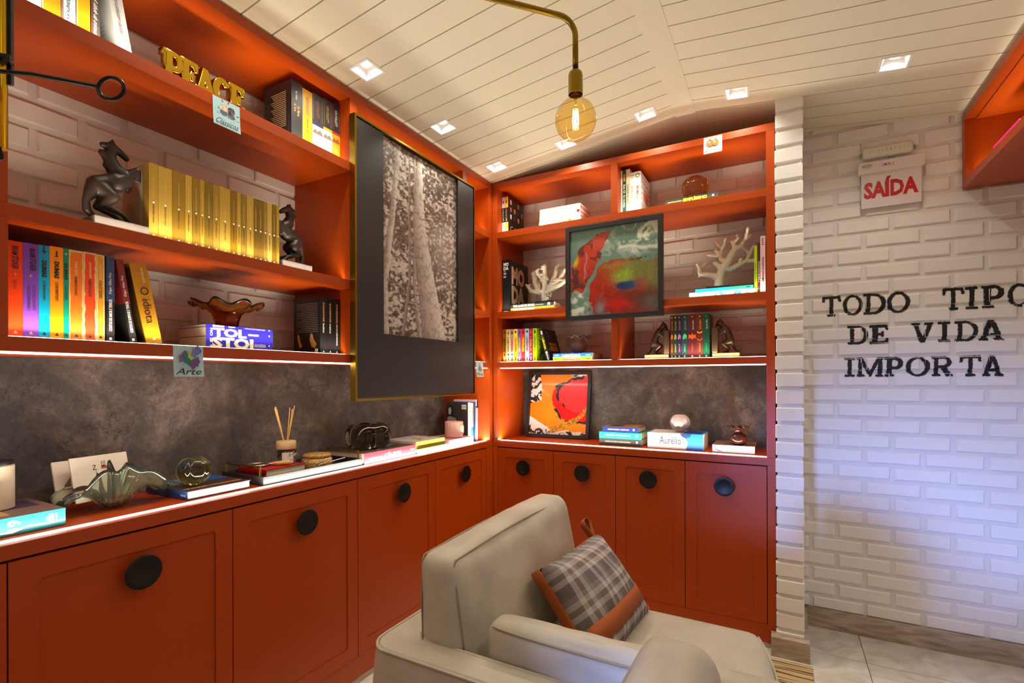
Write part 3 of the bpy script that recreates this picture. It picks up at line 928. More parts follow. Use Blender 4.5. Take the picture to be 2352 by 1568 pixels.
for i in range(19):
    w = GY[i + 1] - GY[i] - .0009; h = .2275 - (.001 if i % 3 == 1 else 0)
    o = book('gold-spined book, %s from the larger rearing horse bookend' % ORD[i], onL(GY[i], ZB_ + .0002), R90, w, .15, h, GC[i], mat=gold_spine(GC[i]), group='gold-spined literature collection')
    tri(o, w / 2, .012, min(.0085, w * .55), WHITE)
    disc(o, w / 2, .115 if i > 2 else .112, min(.0028, w * .22), WHITE)
    txt(o, 'FOLHA GRANDES NOMES DA LITERATURA', 'F', (w / 2, TR, .158), .070, .0032, M((214, 188, 112), .5), 'down')
    txt(o, ['ROBERT MUSIL', 'MARCEL PROUST', 'FRANZ KAFKA', 'THOMAS MANN', 'JAMES JOYCE', 'ITALO SVEVO', 'VIRGINIA WOOLF', 'ALBERT CAMUS'][i % 8] + ' o romance', 'F', (w / 2, TR, .080), .056, min(.004, w * .3), M((70, 52, 16), .5), 'down', .02)
    if i == 0:
        mark(o, .035, .146, .006, h - .006, M((196, 182, 150), .6), 'L', -.0004)
        for k in range(22): mark(o, .05, .132, .118 - k * .005, .1198 - k * .005, M((150, 132, 98), .6), 'L', -.0006, 'lettering')

# --- left bookcase, top shelf
zt = ZA + .0002
TL = [(.507, .536, (176, 178, 180), 'grey-white book with a grey spine at the far left of the top shelf', '', None, .25),
      (.5375, .574, (240, 108, 10), 'bright orange book on the top shelf', '', None, .25),
      (.5775, .6045, (168, 190, 206), 'pale blue book with script lettering on the top shelf', 'Dostoiévski', INK, .23),
      (.607, .636, (246, 160, 8), 'yellow-orange book on the top shelf', '', None, .25),
      (.6385, .6585, (70, 64, 62), 'charcoal book with white script on the top shelf', 'A idade da tristeza', WHITE, .225)]
for a, c, col, lab, s, mt, h in TL:
    w = c - a
    o = book(lab, onL(a, zt), R90, w, .15, h, col, group='paperbacks at the left of the top shelf')
    if s: txt(o, s, 'F', (w / 2, TR, .078), .1, .010, mt, 'down', 0, slant=.1)
    mark(o, -.0001, .0022, .002, h - .002, M((120, 60, 30), .6) if s else CREAM, at=-.0006)
o = book('big white book with handwritten title leaning on the top shelf', onL(.704, zt), R90, .034, .165, .255, (206, 206, 208), lean=R(9.5), group='paperbacks at the left of the top shelf')
txt(o, 'O Mero ou doutor humanista', 'F', (.018, TR, .125), .17, .011, M((60, 60, 62), .5), 'down', 0, slant=.1)
for k in range(5): txt(o, ['do amor', 'da vida e', 'da morte', 'do mundo', 'de nós'][k], 'L', (-.0006, .075, .11 - k * .011), .045 + .01 * (k % 2), .006, M((120, 118, 112), .6), 'h')
TRR = [(1.260, 1.3095, (40, 38, 40), .238), (1.310, 1.3555, (232, 178, 30), .230), (1.356, 1.4085, (54, 52, 54), .236), (1.409, 1.4535, (50, 48, 50), .241), (1.454, 1.4955, (44, 34, 36), .246)]
LBR = ['thick black book with gold gothic title, first of five by the top divider', 'yellow book second of five by the top divider', 'charcoal and white book in the middle of five by the top divider', 'charcoal and pale blue book fourth of five by the top divider', 'dark red and orange book touching the top divider']
for i, (a, c, col, h) in enumerate(TRR):
    w = c - a; cx = w / 2
    o = book(LBR[i], onL(a, zt), R90, w, .16, h, col, group='thick novels at the right of the top shelf')
    if i == 0:
        txt(o, 'Ken Follett', 'F', (cx - .002, TR, .185), .034, .009, WHITE, 'down', .03)
        txt(o, 'Os Pilares', 'F', (cx + .007, TR, .128), .04, .012, GOLDI, 'down', .04); txt(o, 'da Terra', 'F', (cx - .008, TR, .136), .03, .012, GOLDI, 'down', .04)
        for k in range(19): mark(o, .03, .118 - (k % 4) * .006, .198 - k * .0072, .2004 - k * .0072, M((206, 186, 140), .6), 'L', -.0005, 'lettering')
        mark(o, .02, .14, .002, .055, M((60, 40, 26), .6), 'L', -.0004)
    elif i == 1:
        txt(o, 'KEN FOLLETT', 'F', (cx, TR, .168), .07, .012, M((170, 110, 10), .5), 'down'); txt(o, 'Coluna de Fogo', 'F', (cx, TR, .075), .082, .011, M((110, 70, 10), .5), 'down', slant=.05)
    else:
        lo = {2: (212, 206, 204), 3: (190, 208, 226), 4: (216, 130, 20)}[i]; ln = {2: (50, 40, 84), 3: (228, 160, 10), 4: (150, 30, 24)}[i]
        mark(o, 0, w, 0, h * .47, M(lo, .5)); mark(o, 0, w, h * .47, h * .515, M(ln, .5), at=-.0004)
        rng = random.Random(i)
        poly(o, [(.002, h * .36), (w * .3, h * .41), (w * .45, h * .37), (w * .7, h * .42), (w - .002, h * .36), (w - .002, h * .33), (.002, h * .33)], M((120, 104, 92) if i != 4 else (130, 60, 14), .6))
        mark(o, .004, .0047, h * .55, h * .96, GOLDI, at=-.0005); mark(o, w - .0047, w - .004, h * .55, h * .96, GOLDI, at=-.0005)
        txt(o, 'KEN FOLLETT', 'F', (cx, TR, h * .75), .066, .012, {2: M((200, 96, 40), .5), 3: M((206, 160, 70), .5), 4: WHITE}[i], 'down')
        txt(o, {2: 'Eternidade', 3: 'Inverno do Mundo', 4: 'Queda de Gigantes'}[i], 'F', (cx, TR, h * .17), .06, .007, M((150, 140, 130), .6), 'down')

# --- far bookcase, top row
for a, c, sp, lab, n in ((-1.533, -1.5135, (228, 190, 196), 'pink and black coffee book beside the corner', 0), (-1.513, -1.489, (226, 176, 50), 'yellow and black coffee book with cups on its cover', 1)):
    w = c - a
    o = book(lab, onB(a, zt), 0, w, .21, .232, (26, 24, 24), group='coffee books by the corner')
    mark(o, 0, w, 0, .075, M(sp, .5)); mark(o, 0, w, .165, .232, M(sp, .5))
    txt(o, 'A Arte do CAFÉ', 'F', (w / 2, TR, .12), .075, .010, CREAM, 'down')
    for zc_, cl in ((.2, (120, 70, 30)), (.05, (110, 130, 40)), (.022, (200, 120, 130))): mark(o, w * .28, w * .72, zc_ - .008, zc_ + .01, M(cl, .6), at=-.0006)
    if n:
        cols = [(210, 205, 200), (60, 30, 30), (190, 120, 40), (80, 80, 84), (206, 90, 100), (220, 150, 30), (70, 40, 36), (170, 150, 150), (200, 200, 196), (90, 60, 50), (214, 190, 130), (130, 60, 40)]
        for k in range(12):
            yy, z_ = .035 + (k % 4) * .05, .205 - (k // 4) * .045
            poly(o, [(yy - .012, z_ + .014), (yy + .012, z_ + .014), (yy + .009, z_ - .014), (yy - .009, z_ - .014)], M(cols[k], .5), 'R', w + .0005)
        txt(o, 'CAFÉ', 'R', (w + .0006, .10, .045), .15, .045, M((226, 190, 110), .5), 'h')
zz = ZA + .0002
for lab, t_, u0, ln, col, s, ink, fs in (('white book with photo strip at the bottom of the lying stack', .029, -1.272, .262, (236, 232, 224), 'LEVE & SAUDÁVEL', INK, .07), ('pale pink book second from the bottom of the lying stack', .024, -1.270, .258, (222, 204, 196), 'MENU PARA A SEMANA', M((120, 60, 60), .5), .1), ('white book with green title in the lying stack', .024, -1.268, .256, (238, 236, 228), 'SALADA para TODOS', M((60, 100, 50), .5), .1), ('ivory white book on top of the lying stack', .030, -1.267, .256, (232, 226, 218), 'TODAS AS SEXTAS', M((190, 180, 170), .5), .08)):
    o = book(lab, (u0, 2.698, zz), 0, t_, .185, ln, col, lie=True, hard=True, pages=M((220, 178, 160), .8), group='cookbooks lying on the far top shelf')
    txt(o, s, 'F', ((.075 if 'SALADA' not in s and 'MENU' not in s else .12), TR, t_ / 2), fs, .010, ink, 'h', .01)
    if 'LEVE' in s:
        rng = random.Random(2)
        mark(o, .135, .225, .002, t_ - .002, M((90, 60, 30), .6))
        for k in range(40): disc(o, .14 + rng.random() * .08, .005 + rng.random() * (t_ - .01), .003 + .002 * rng.random(), M(random.choice([(226, 190, 110), (210, 110, 40), (240, 230, 200), (120, 50, 20)]), .6), -.0005 - k * .00001, 6, name='food_print')
    if 'SALADA' in s: mark(o, .236, .253, .004, .02, M((120, 30, 40), .5), name='emblem')
    zz += t_ + .0002
for a, c, col, h, lab, s, ink in ((-.7775, -.768, (222, 214, 200), .247, 'cream book with orange mark, first at the divider on the far top shelf', 'Da terra à mesa', M((230, 120, 40), .5)), (-.7675, -.7475, (34, 66, 48), .249, 'dark green cookbook on the far top shelf', 'Bela Gil  As receitas', WHITE), (-.747, -.7255, (214, 200, 168), .248, 'beige cookbook on the far top shelf', 'Comida de família', M((120, 100, 70), .5)), (-.725, -.7015, (234, 228, 226), .224, 'white book with a round badge and orange title', 'BOWL DE VERÃO', M((236, 140, 40), .5)), (-.701, -.6675, (238, 234, 232), .226, 'white book with fruit-pattern cover and green and red title', 'ADOROSALADA', M((60, 140, 80), .5))):
    w = c - a
    o = book(lab, onB(a, zt), 0, w, .215, h, col, group='cookbooks standing on the far top shelf')
    txt(o, s, 'F', (w / 2, TR, h * .42), h * .5, min(.012, w * .55), ink, 'down', .01)
    mark(o, w * .35, w * .6, .008, .018, INK, at=-.0006, name='emblem')
    if 'green cookbook' in lab: mark(o, w * .25, w * .75, h * .74, h * .9, M((190, 150, 40), .5), at=-.0006, name='lettering')
    if h < .23:
        disc(o, w / 2, h - .022, w * .38, M((200, 130, 90) if w < .03 else (120, 130, 60), .6)); disc(o, w / 2, h - .022, w * .2, M((240, 220, 190), .6), -.0008)
    if 'fruit' in lab:
        txt(o, 'ADORO', 'F', (w / 2, -.0009, h * .55), .05, .012, M((226, 90, 50), .5), 'down', .02)
        rng = random.Random(9)
        for k in range(40):
            disc(o, .02 + (k % 6) * .034 + .008 * rng.random(), .02 + (k // 6) * .031 + .006 * rng.random(), .0075, M(random.choice([(170, 60, 50), (90, 110, 60), (200, 120, 70), (120, 50, 60), (90, 70, 50)]), .6), w + .0004, 8, 'R', .7, 'fruit_print')
        mark(o, .055, .15, .085, .13, M((236, 150, 130), .6), 'R', w + .0005)
o = book('grey clear-edged book under the black book with yellow title', (-.547, 2.6975, zt), 0, .009, .2, .285, (120, 122, 130), lie=True)
o = book('black lying book with yellow title under the amber glass pumpkin', (-.537, 2.6985, zt + .0093), 0, .030, .2, .262, (30, 30, 30), lie=True, hard=True)
YL = M((240, 226, 20), .5)
txt(o, 'SIMPLÍSSIMO', 'F', (.15, TR, .0165), .117, .019, YL, 'h', .03); txt(o, 'Jean-François Mallet', 'F', (.05, TR, .013), .07, .006, YL, 'h', .01)
disc(o, .237, .016, .005, WHITE)
SIMP_TOP = ZA + .04

# --- far bookcase, middle row
zt = ZB_ + .0002
o = book('thick black fashion book with huge cream letters on its cover', onB(-1.533, zt), 0, .057, .245, .328, (24, 24, 26), hard=True, rough=.35)
for s, zz_ in (('MO', .301), ('DA', .276)): txt(o, s, 'F', (.028, TR, zz_), .036, .022, WHITE, 'h', .05)
for zz_, l_ in ((.255, .014), (.245, .02), (.239, .018), (.225, .018), (.219, .016)): mark(o, .01, .01 + l_, zz_, zz_ + .003, WHITE, at=-.0006, name='lettering')
mark(o, .012, .04, .004, .010, WHITE, at=-.0006, name='lettering')
PK = M((214, 184, 160), .5)
txt(o, 'MO', 'R', (.0576, .105, .235), .175, .115, PK, 'h', .06); txt(o, 'DA', 'R', (.0576, .105, .115), .175, .115, PK, 'h', .06)
o = book('orange art book at the bottom of the pair under the left coral', (-1.468, 2.698, zt), 0, .022, .23, .29, (222, 92, 20), lie=True)
txt(o, 'THE art BOOK BRASIL', 'F', (.09, TR, .012), .15, .012, WHITE, 'h', .02)
o = book('black art book lying directly under the left coral', (-1.466, 2.698, zt + .0223), 0, .0235, .23, .288, (30, 30, 32), lie=True)
txt(o, 'THE art BOOK BRASIL', 'F', (.09, TR, .012), .15, .013, WHITE, 'h', .02); txt(o, 'Pintores e Ilustradores', 'F', (.195, TR, .012), .05, .005, CREAM, 'h'); mark(o, .248, .264, .005, .020, M((120, 160, 190), .5), at=-.0006, name='emblem')
ART_TOP = zt + .046
o = book('thick pale blue marbled book at the bottom of the pile under the right coral', (-.416, 2.698, zt), 0, .0285, .22, .302, (110, 176, 206), lie=True, hard=True)
rng = random.Random(4)
for k in range(16):
    x = .012 + k * .018
    poly(o, [(x, .003), (x + .012, .002), (x + .03 * rng.random() + .01, .026), (x + .004, .024)], M(random.choice([(40, 110, 150), (196, 222, 232), (80, 150, 190), (226, 238, 242)]), .5), at=-.0004 - k * .00001)
txt(o, 'CABRAL', 'F', (.098, -.0009, .016), .105, .022, WHITE, 'h', .03)
o = book('thin turquoise book over the marbled book under the right coral', (-.386, 2.699, zt + .0288), 0, .0155, .21, .268, (16, 140, 206), lie=True)
mark(o, .16, .268, 0, .0155, M((20, 158, 120), .5)); txt(o, 'Las Casas  Alain de Botton', 'F', (.1, TR, .008), .14, .006, M((20, 80, 130), .5), 'h'); txt(o, 'John Armstrong', 'F', (.19, TR, .008), .05, .006, INK, 'h'); mark(o, .236, .254, .005, .010, INK, at=-.0006)
CAB_TOP = zt + .0445
for a, c, col, h, lab, s, ink in ((-.1135, -.1005, (160, 190, 10), .234, 'lime green plant book by the right upright', 'ARRANJOS DE PLANTAS', M((90, 110, 10), .5)), (-.100, -.0875, (70, 34, 26), .247, 'dark brown plant book between the lime and pink ones', 'TERRÁRIOS', CREAM), (-.087, -.0645, (222, 190, 196), .278, 'pale pink plant book touching the right upright', 'MINHAS PLANTAS', M((90, 60, 66), .5))):
    w = c - a
    o = book(lab, onB(a, zt, .05), 0, w, .2, h, col, group='plant books on the far middle shelf')
    txt(o, s, 'F', (w / 2, TR, h * .42), h * .42, min(.009, w * .6), ink, 'up', .02)
    if h > .27:
        disc(o, w / 2, .07, .005, M((60, 140, 50), .5)); txt(o, 'Carol Costa', 'F', (w / 2, TR, .03), .05, .007, ink, 'up', slant=.1)
        for k in range(4): mark(o, w * .3, w * .65, .235 + k * .009, .239 + k * .009, ink, at=-.0006, name='ornament')

# --- far bookcase, lowest row
zt = ZC + .0002
CX = [-1.531, -1.505, -1.477, -1.452, -1.426, -1.400, -1.374, -1.347, -1.321, -1.295]
CB = [('MITOLOGIA', (150, 104, 14), (30, 24, 10), 'mustard brown'), ('HISTÓRIA', (228, 204, 140), (30, 26, 22), 'cream'), ('CINEMA', (176, 164, 160), (206, 30, 26), 'grey'), ('FILOSOFIA', (244, 212, 0), (206, 40, 20), 'yellow'), ('SOCIOLOGIA', (118, 80, 170), (190, 214, 20), 'violet'), ('PSICOLOGIA', (232, 40, 16), (246, 220, 20), 'scarlet'), ('LITERATURA', (150, 196, 224), (150, 30, 60), 'sky blue'), ('BÍBLIA', (160, 16, 90), (200, 140, 40), 'magenta'), ('POLÍTICA', (168, 206, 0), (90, 40, 110), 'lime green')]
for i, (s, col, ik, cn) in enumerate(CB):
    w = CX[i + 1] - CX[i] - .0008; ik = M(ik, .5)
    o = book('%s handbook in the colourful row beside the corner' % cn, onB(CX[i], zt), 0, w, .19, .2055 - .0012 * i * .3, col, group='colourful handbooks on the far lowest shelf')
    txt(o, '! o livro da ' + s if False else '! ' + s, 'F', (w / 2, TR, .108), .092, w * .6, ik, 'down', .03)
    dk = M((40, 30, 30), .5) if i != 7 else M((200, 140, 40), .5)
    if i % 3 == 0: disc(o, w / 2, .186, w * .26, dk)
    elif i % 3 == 1:
        mark(o, w * .28, w * .72, .178, .182, dk, at=-.0006); mark(o, w * .44, w * .56, .168, .194, dk, at=-.0006)
    else: poly(o, [(w * .25, .178), (w * .5, .170), (w * .75, .178), (w * .6, .194), (w * .4, .194)], dk)
    mark(o, w * .38, w * .62, .012, .032, WHITE if i in (0, 4, 7) else dk, at=-.0006, name='emblem')
    if i in (0, 1, 2, 7): disc(o, w / 2, .048, w * .25, dk)
    if i == 8:
        rng = random.Random(1)
        mark(o, .03, .16, .09, .15, M((190, 220, 60), .5), 'R', w + .0004)
        for k in range(14): poly(o, [(.02 + rng.random() * .14, .02 + rng.random() * .17) for _ in range(3)], M((70, 100, 10), .6), 'R', w + .0005 + k * .00001)
o = book('black handbook with yellow title leaning left beside the colourful row', onB(-1.2285, zt), 0, .024, .19, .2, (26, 22, 24), lean=R(15.5), group='colourful handbooks on the far lowest shelf')
txt(o, '! CIÊNCIA', 'F', (.012, TR, .115), .085, .014, YL, 'down', .04)
mark(o, .007, .018, .165, .188, WHITE, at=-.0006); poly(o, [(.004, .05), (.012, .062), (.02, .05), (.014, .05), (.014, .03), (.010, .03), (.010, .05)], WHITE); mark(o, .010, .014, .006, .026, WHITE, at=-.0006)
rng = random.Random(5)
for k in range(26): disc(o, .015 + rng.random() * .16, .02 + rng.random() * .165, .005 + .006 * rng.random(), M(random.choice([(120, 90, 84), (150, 130, 120), (90, 60, 60), (60, 50, 50)]), .6), .0244 + k * .00001, 7, 'R', name='ornament')
mark(o, .04, .155, .098, .113, M((190, 140, 10), .5), 'R', .0249); mark(o, .045, .16, .062, .092, M((190, 140, 10), .5), 'R', .0249)
for lab, t_, col, s, ik, z0 in (('yellow lying handbook with violet title', .0225, (236, 186, 4), 'RELIGIÕES', M((110, 30, 120), .5), zt), ('blue lying handbook on top of the yellow one', .0225, (20, 82, 186), 'NEGÓCIOS', WHITE, zt + .0227)):
    o = book(lab, (-1.184, 2.698, z0), 0, t_, .19, .241, col, lie=True, pages=M((196, 150, 120), .8))
    txt(o, '! ' + s, 'F', (.113, TR, t_ / 2), .115, .0165, ik, 'h', .03)
    mark(o, .205, .231, .009, .013, WHITE if 'blue' in lab else INK, at=-.0006, name='emblem')
    for k in range(4): disc(o, .014 + k * .007, .011 + .003 * (k % 2), .0035, M((150, 190, 230), .5) if 'blue' in lab else INK, -.0006, 7)
NEG_TOP = zt + .0455
HX = [-.514, -.497, -.479, -.457, -.425, -.382, -.352, -.319]
HB = [((70, 34, 24), (230, 110, 30), 'dark brown'), ((30, 46, 34), (150, 190, 60), 'black-green'), ((40, 28, 50), (190, 110, 200), 'dark violet'), ((36, 50, 60), (90, 190, 130), 'slate'), ((84, 26, 34), (240, 90, 10), 'maroon, thickest'), ((94, 38, 34), (240, 150, 30), 'rust red'), ((16, 70, 52), (30, 150, 110), 'emerald')]
for i, (col, ac, cn) in enumerate(HB):
    w = HX[i + 1] - HX[i] - .0008; h = .2285; A_ = M(ac, .5)
    o = book('%s saga novel between the two cat bookends' % cn, onB(HX[i], zt), 0, w, .15, h, col, group='saga novels between the cat bookends')
    disc(o, w / 2, h - .012, min(.0042, w * .28), A_); 
    txt(o, 'HARRY POTTER', 'F', (w / 2 + w * .1, TR, .173), .048, min(.008, w * .35), A_ if i not in (4, 6) else M((200, 190, 180), .5), 'down', .02)
    txt(o, 'J.K. ROWLING', 'F', (w / 2, TR, .056), .042, min(.0075, w * .36), A_, 'down', .02)
    mark(o, w * .4, w * .6, .008, .016, CREAM, at=-.0006, name='emblem')
    if i == 4: poly(o, [(w * .5, .132), (w * .62, .12), (w * .9, .124), (w * .95, .10), (w * .75, .108), (w * .5, .098), (w * .25, .108), (w * .05, .10), (w * .1, .124), (w * .38, .12)], A_, name='emblem')
    elif i == 5:
        poly(o, [(.002, .132), (w / 2, .127), (w - .002, .133), (w - .002, .140), (w / 2, .134), (.002, .140)], A_, name='emblem'); poly(o, [(.002, .098), (w / 2, .088), (w - .002, .098), (w - .002, .104), (w / 2, .094), (.002, .104)], M((236, 90, 10), .5), name='emblem')
    elif i < 4: poly(o, [(w * .15, .105), (w * .3, .125), (w * .55, .13), (w * .85, .12), (w * .8, .10), (w * .55, .108), (w * .35, .098)], A_, name='emblem')
    if i == 6:
        for k in range(3): mark(o, .02, .13, .165 + k * .018, .176 + k * .018, M((30, 40, 36), .5), 'R', w + .0004)

# --- books lying on the two worktops
zw = ZW + .0016
o = book('thick teal catalogue with a white 19 on its spine, cut by the left edge', (-1.652, .262, zw), R90, .0435, .225, .327, (14, 128, 138), lie=True)
WT = WHITE
txt(o, '19', 'F', (.228, TR, .023), .026, .026, WT, 'up', .03)
txt(o, 'db', 'F', (.296, TR, .024), .024, .016, WT, 'up', .05); txt(o, 'decoração', 'F', (.308, TR, .024), .026, .005, WT, 'up', .01)
poly(o, [(.0, .011), (.06, .006), (.15, .008), (.20, .011), (.225, .009), (.255, .018), (.275, .016), (.3, .014), (.327, .017), (.327, .013), (.3, .011), (.27, .012), (.25, .013), (.225, .004), (.2, .006), (.15, .004), (.06, .002), (.0, .006)], M((210, 226, 214), .5))
mark(o, .0, .327, .001, .225, M((116, 96, 84), .5), 'T', .0438); mark(o, .11, .23, .03, .13, M((176, 150, 104), .5), 'T', .0441); mark(o, .23, .31, .1, .21, M((70, 56, 84), .5), 'T', .0441)
o = book('large flat art book under the olive glass sphere, spine to the left', (-1.885, .887, zw), 0, .026, .212, .245, (70, 44, 36), lie=True, hard=True, pages=PAGESW)
mark(o, .0, .245, 0, .026, M((20, 70, 130), .5)); txt(o, 'PUBLIFOLHA', 'F', (.222, TR, .012), .028, .006, WHITE, 'h')
mark(o, .001, .12, .001, .21, M((24, 84, 150), .5), 'T', .0263)
for k in range(9): mark(o, .01 + .012 * k, .013 + .012 * k, .02, .16 - .006 * k, M((170, 180, 30) if k % 2 else (90, 130, 40), .5), 'T', .0266)
for k in range(7): mark(o, .008, .14, .02 + .02 * k, .023 + .02 * k, M((180, 186, 30) if k % 2 else (60, 100, 60), .5), 'T', .0269)
TEXTQ.append((o, 'GRANDES CIVILIZAÇÕES', Vector((.205, .105, .0266)), Vector((0, .19, 0)), Vector((-.018, 0, 0)), CREAM, .02, 'lettering', 0))
o = book('large red-spined photography book under the black glass knot', (-1.622, 1.622, zw), R90, .049, .25, .352, (196, 52, 62), lie=True, hard=True, rough=.3, pages=M((210, 196, 176), .8))
txt(o, 'GÊNESIS', 'F', (.185, TR, .024), .118, .030, WHITE, 'h'); txt(o, 'SEBASTIÃO SALGADO', 'F', (.07, TR, .022), .085, .008, CREAM, 'h'); txt(o, 'TASCHEN', 'F', (.325, TR, .028), .03, .007, WHITE, 'h', .02)
mark(o, .001, .351, .001, .249, M((66, 62, 58), .5), 'T', .0493)
rng = random.Random(3)
for k in range(14): poly(o, [(.02 + .31 * rng.random(), .02 + .2 * rng.random()) for _ in range(3)], M(random.choice([(140, 134, 126), (40, 38, 36), (110, 104, 96)]), .6), 'T', .0495 + k * .00001)
GEN_TOP = zw + .0492
o = book('pale grey lying book at the bottom of the pile beside the red-spined book', (-1.615, 1.985, zw), R90, .0215, .21, .272, (206, 204, 192), lie=True, hard=True)
txt(o, 'BRAZILIAN BOTANICAL LIFE', 'F', (.15, TR, .011), .16, .008, M((150, 148, 136), .5), 'h'); mark(o, 0, .18, .017, .0215, M((226, 180, 20), .5)); mark(o, .18, .272, .017, .0215, M((60, 150, 150), .5))
o = book('olive book in the middle of the pile beside the red-spined book', (-1.628, 1.985, zw + .0217), R90, .019, .2, .245, (128, 118, 40), lie=True)
o = book('yellow-green cookbook on top of the pile beside the red-spined book', (-1.622, 1.978, zw + .0409), R90, .0185, .215, .242, (206, 190, 70), lie=True)
txt(o, 'DO JEITO DA NONNA', 'F', (.12, TR, .009), .1, .007, M((70, 60, 10), .5), 'h', .02)
mark(o, .001, .24, .002, .213, M((170, 168, 166), .5), 'T', .0188)
for k in range(22):
    x, y = .05 + .18 * rng.random(), .03 + .15 * rng.random(); a = rng.random() * 3
    poly(o, [(x + .022 * math.cos(a), y + .022 * math.sin(a)), (x - .006 * math.sin(a), y + .006 * math.cos(a)), (x - .022 * math.cos(a), y - .022 * math.sin(a)), (x + .006 * math.sin(a), y - .006 * math.cos(a))], M(random.choice([(224, 190, 20), (236, 214, 60), (70, 84, 30), (160, 90, 30)]), .5), 'T', .0191 + k * .00001)
o = book('white and pink lying book under the pink candle', (-1.618, 2.268, zw), R90, .037, .21, .235, (238, 232, 232), lie=True, hard=True, pages=PAGESW)
mark(o, -.0, .0, 0, .037, WHITE); mark(o, .002, .20, .0, .037, M((226, 168, 172), .5), 'L', -.0004); mark(o, .004, .23, .004, .206, M((190, 120, 120), .5), 'T', .0373)
CAN_TOP = zw + .038
SB = [(2.508, 2.539, (60, 58, 58), .236, 'grey-covered book with a smiling portrait and barcode, beside the candle'), (2.5395, 2.560, (232, 222, 206), .232, 'cream book with a blue foot standing by the corner upright'), (2.5605, 2.574, (26, 40, 70), .234, 'thin navy book standing by the corner upright'), (2.5745, 2.588, (70, 110, 190), .238, 'thin blue book standing by the corner upright'), (2.5885, 2.611, (238, 214, 220), .250, 'pale pink book touching the corner upright')]
for i, (a, c, col, h, lab) in enumerate(SB):
    w = c - a
    o = book(lab, (-1.655 if i else -1.66, a, zw), R90, w, .165, h, col, hard=(i == 0), pages=PAGESW, group='books standing at the corner end of the worktop')
    if i == 0:
        mark(o, 0, w, 0, h, M((236, 228, 212), .5)); txt(o, 'BIOGRAFIA DE UMA VIDA', 'F', (w * .4, TR, .15), .12, .007, M((206, 60, 40), .5), 'down', .02)
        g1, g2, g3 = M((24, 22, 22), .6), M((196, 190, 184), .6), M((150, 146, 142), .6)
        poly(o, [(.16, .12), (.155, .19), (.145, .215), (.128, .222), (.113, .21), (.107, .18), (.10, .13)], g1, 'L', -.0004)
        poly(o, [(.142, .165), (.144, .19), (.136, .205), (.125, .203), (.120, .185), (.124, .165), (.133, .158)], g2, 'L', -.0006)
        poly(o, [(.158, .10), (.15, .145), (.13, .15), (.09, .14), (.075, .10), (.08, .06), (.155, .06)], g3, 'L', -.0005)
        mark(o, .012, .045, .195, .222, WHITE, 'L', -.0005, 'barcode')
        for k in range(8): mark(o, .015 + k * .0035, .0165 + k * .0035, .200, .218, INK, 'L', -.0007, 'barcode')
    elif i == 1: mark(o, 0, w, 0, .085, M((20, 130, 190), .5)); txt(o, 'ARTE MODERNA', 'F', (w / 2, TR, .16), .1, .007, INK, 'down', .02)
    elif i == 4:
        mark(o, 0, w, .2, .21, M((60, 50, 120), .5)); mark(o, w * .55, w, .2, .25, INK, at=-.0005); txt(o, 'PEQUENO MANUAL', 'F', (w * .65, TR, .09), .1, .006, INK, 'down')
# far worktop
z0 = zw
for lab, a, t_, l_, d_, y_, col, l1 in (('dark green-black lying history book at the bottom of the pile of three', -.925, .036, .243, .2, 2.765, (52, 48, 40), 'HISTÓRIA DAS TERRAS E LUGARES LENDÁRIOS'), ('turquoise lying history book in the middle of the pile of three', -.925, .036, .243, .205, 2.765, (30, 170, 140), 'UMBERTO ECO  A VERTIGEM DAS LISTAS'), ('navy lying history book on top of the pile of three', -.905, .030, .205, .19, 2.768, (34, 50, 120), 'HISTÓRIA DA BELEZA  UMBERTO ECO')):
    o = book(lab, (a, y_, z0), 0, t_, d_, l_, col, lie=True, hard=True, pages=M((206, 190, 160), .8), group='history books lying on the far worktop')
    txt(o, l1, 'F', (l_ * .45, TR, t_ * .55), l_ * .6, .0085, WHITE if 'navy' in lab or 'dark' in lab else M((190, 236, 220), .5), 'h', .01)
    mark(o, l_ - .03, l_ - .02, t_ * .4, t_ * .75, WHITE, at=-.0006, name='emblem')
    if 'navy' in lab:
        mark(o, .001, l_ - .001, .001, d_ - .001, M((150, 110, 60), .5), 'T', t_ + .0003); mark(o, .02, .1, .04, .15, M((60, 44, 30), .5), 'T', t_ + .0005)
    z0 += t_ + .0003
o = book('very thick white and blue dictionary under the pink glass sphere', (-.645, 2.752, zw), 0, .083, .2, .287, (226, 224, 218), lie=True, pages=PAGESW)
BL2 = M((20, 110, 206), .5)
poly(o, [(.20, .0), (.287, .0), (.287, .083), (.18, .083), (.187, .066), (.205, .05), (.21, .03)], BL2, at=-.0004); mark(o, 0, .2, .001, .06, M((190, 184, 174), .5), 'T', .0833)
mark(o, .18, .287, .001, .199, BL2, 'T', .0834); poly(o, [(.17, .083), (.182, .066), (.2, .06), (.22, .066), (.23, .083)], M((26, 52, 96), .5), at=-.0006); mark(o, .2, .27, .03, .15, M((30, 60, 110), .5), 'T', .0836)
txt(o, 'Aurélio', 'F', (.12, TR, .045), .112, .041, M((20, 26, 40), .5), 'h', .01); txt(o, 'DICIONÁRIO', 'F', (.115, TR, .072), .05, .005, M((120, 130, 150), .5), 'h')
for k in range(3): txt(o, 'língua portuguesa', 'F', (.022 + k * .007, TR, .038), .035, .004, M((90, 110, 140), .5), 'up')
AUR_TOP = zw + .084
o = book('white lying book with a brown cover under the dark ruffled vase', (-.312, 2.742, zw), 0, .036, .21, .196, (236, 232, 226), lie=True, hard=True, pages=PAGESW)
mark(o, .001, .195, .001, .209, M((136, 100, 76), .5), 'T', .0363); 
poly(o, [(.006, .034), (.012, .034), (.018, .018), (.032, .009), (.05, .005), (.03, .006), (.016, .014)], M((50, 60, 150), .5))
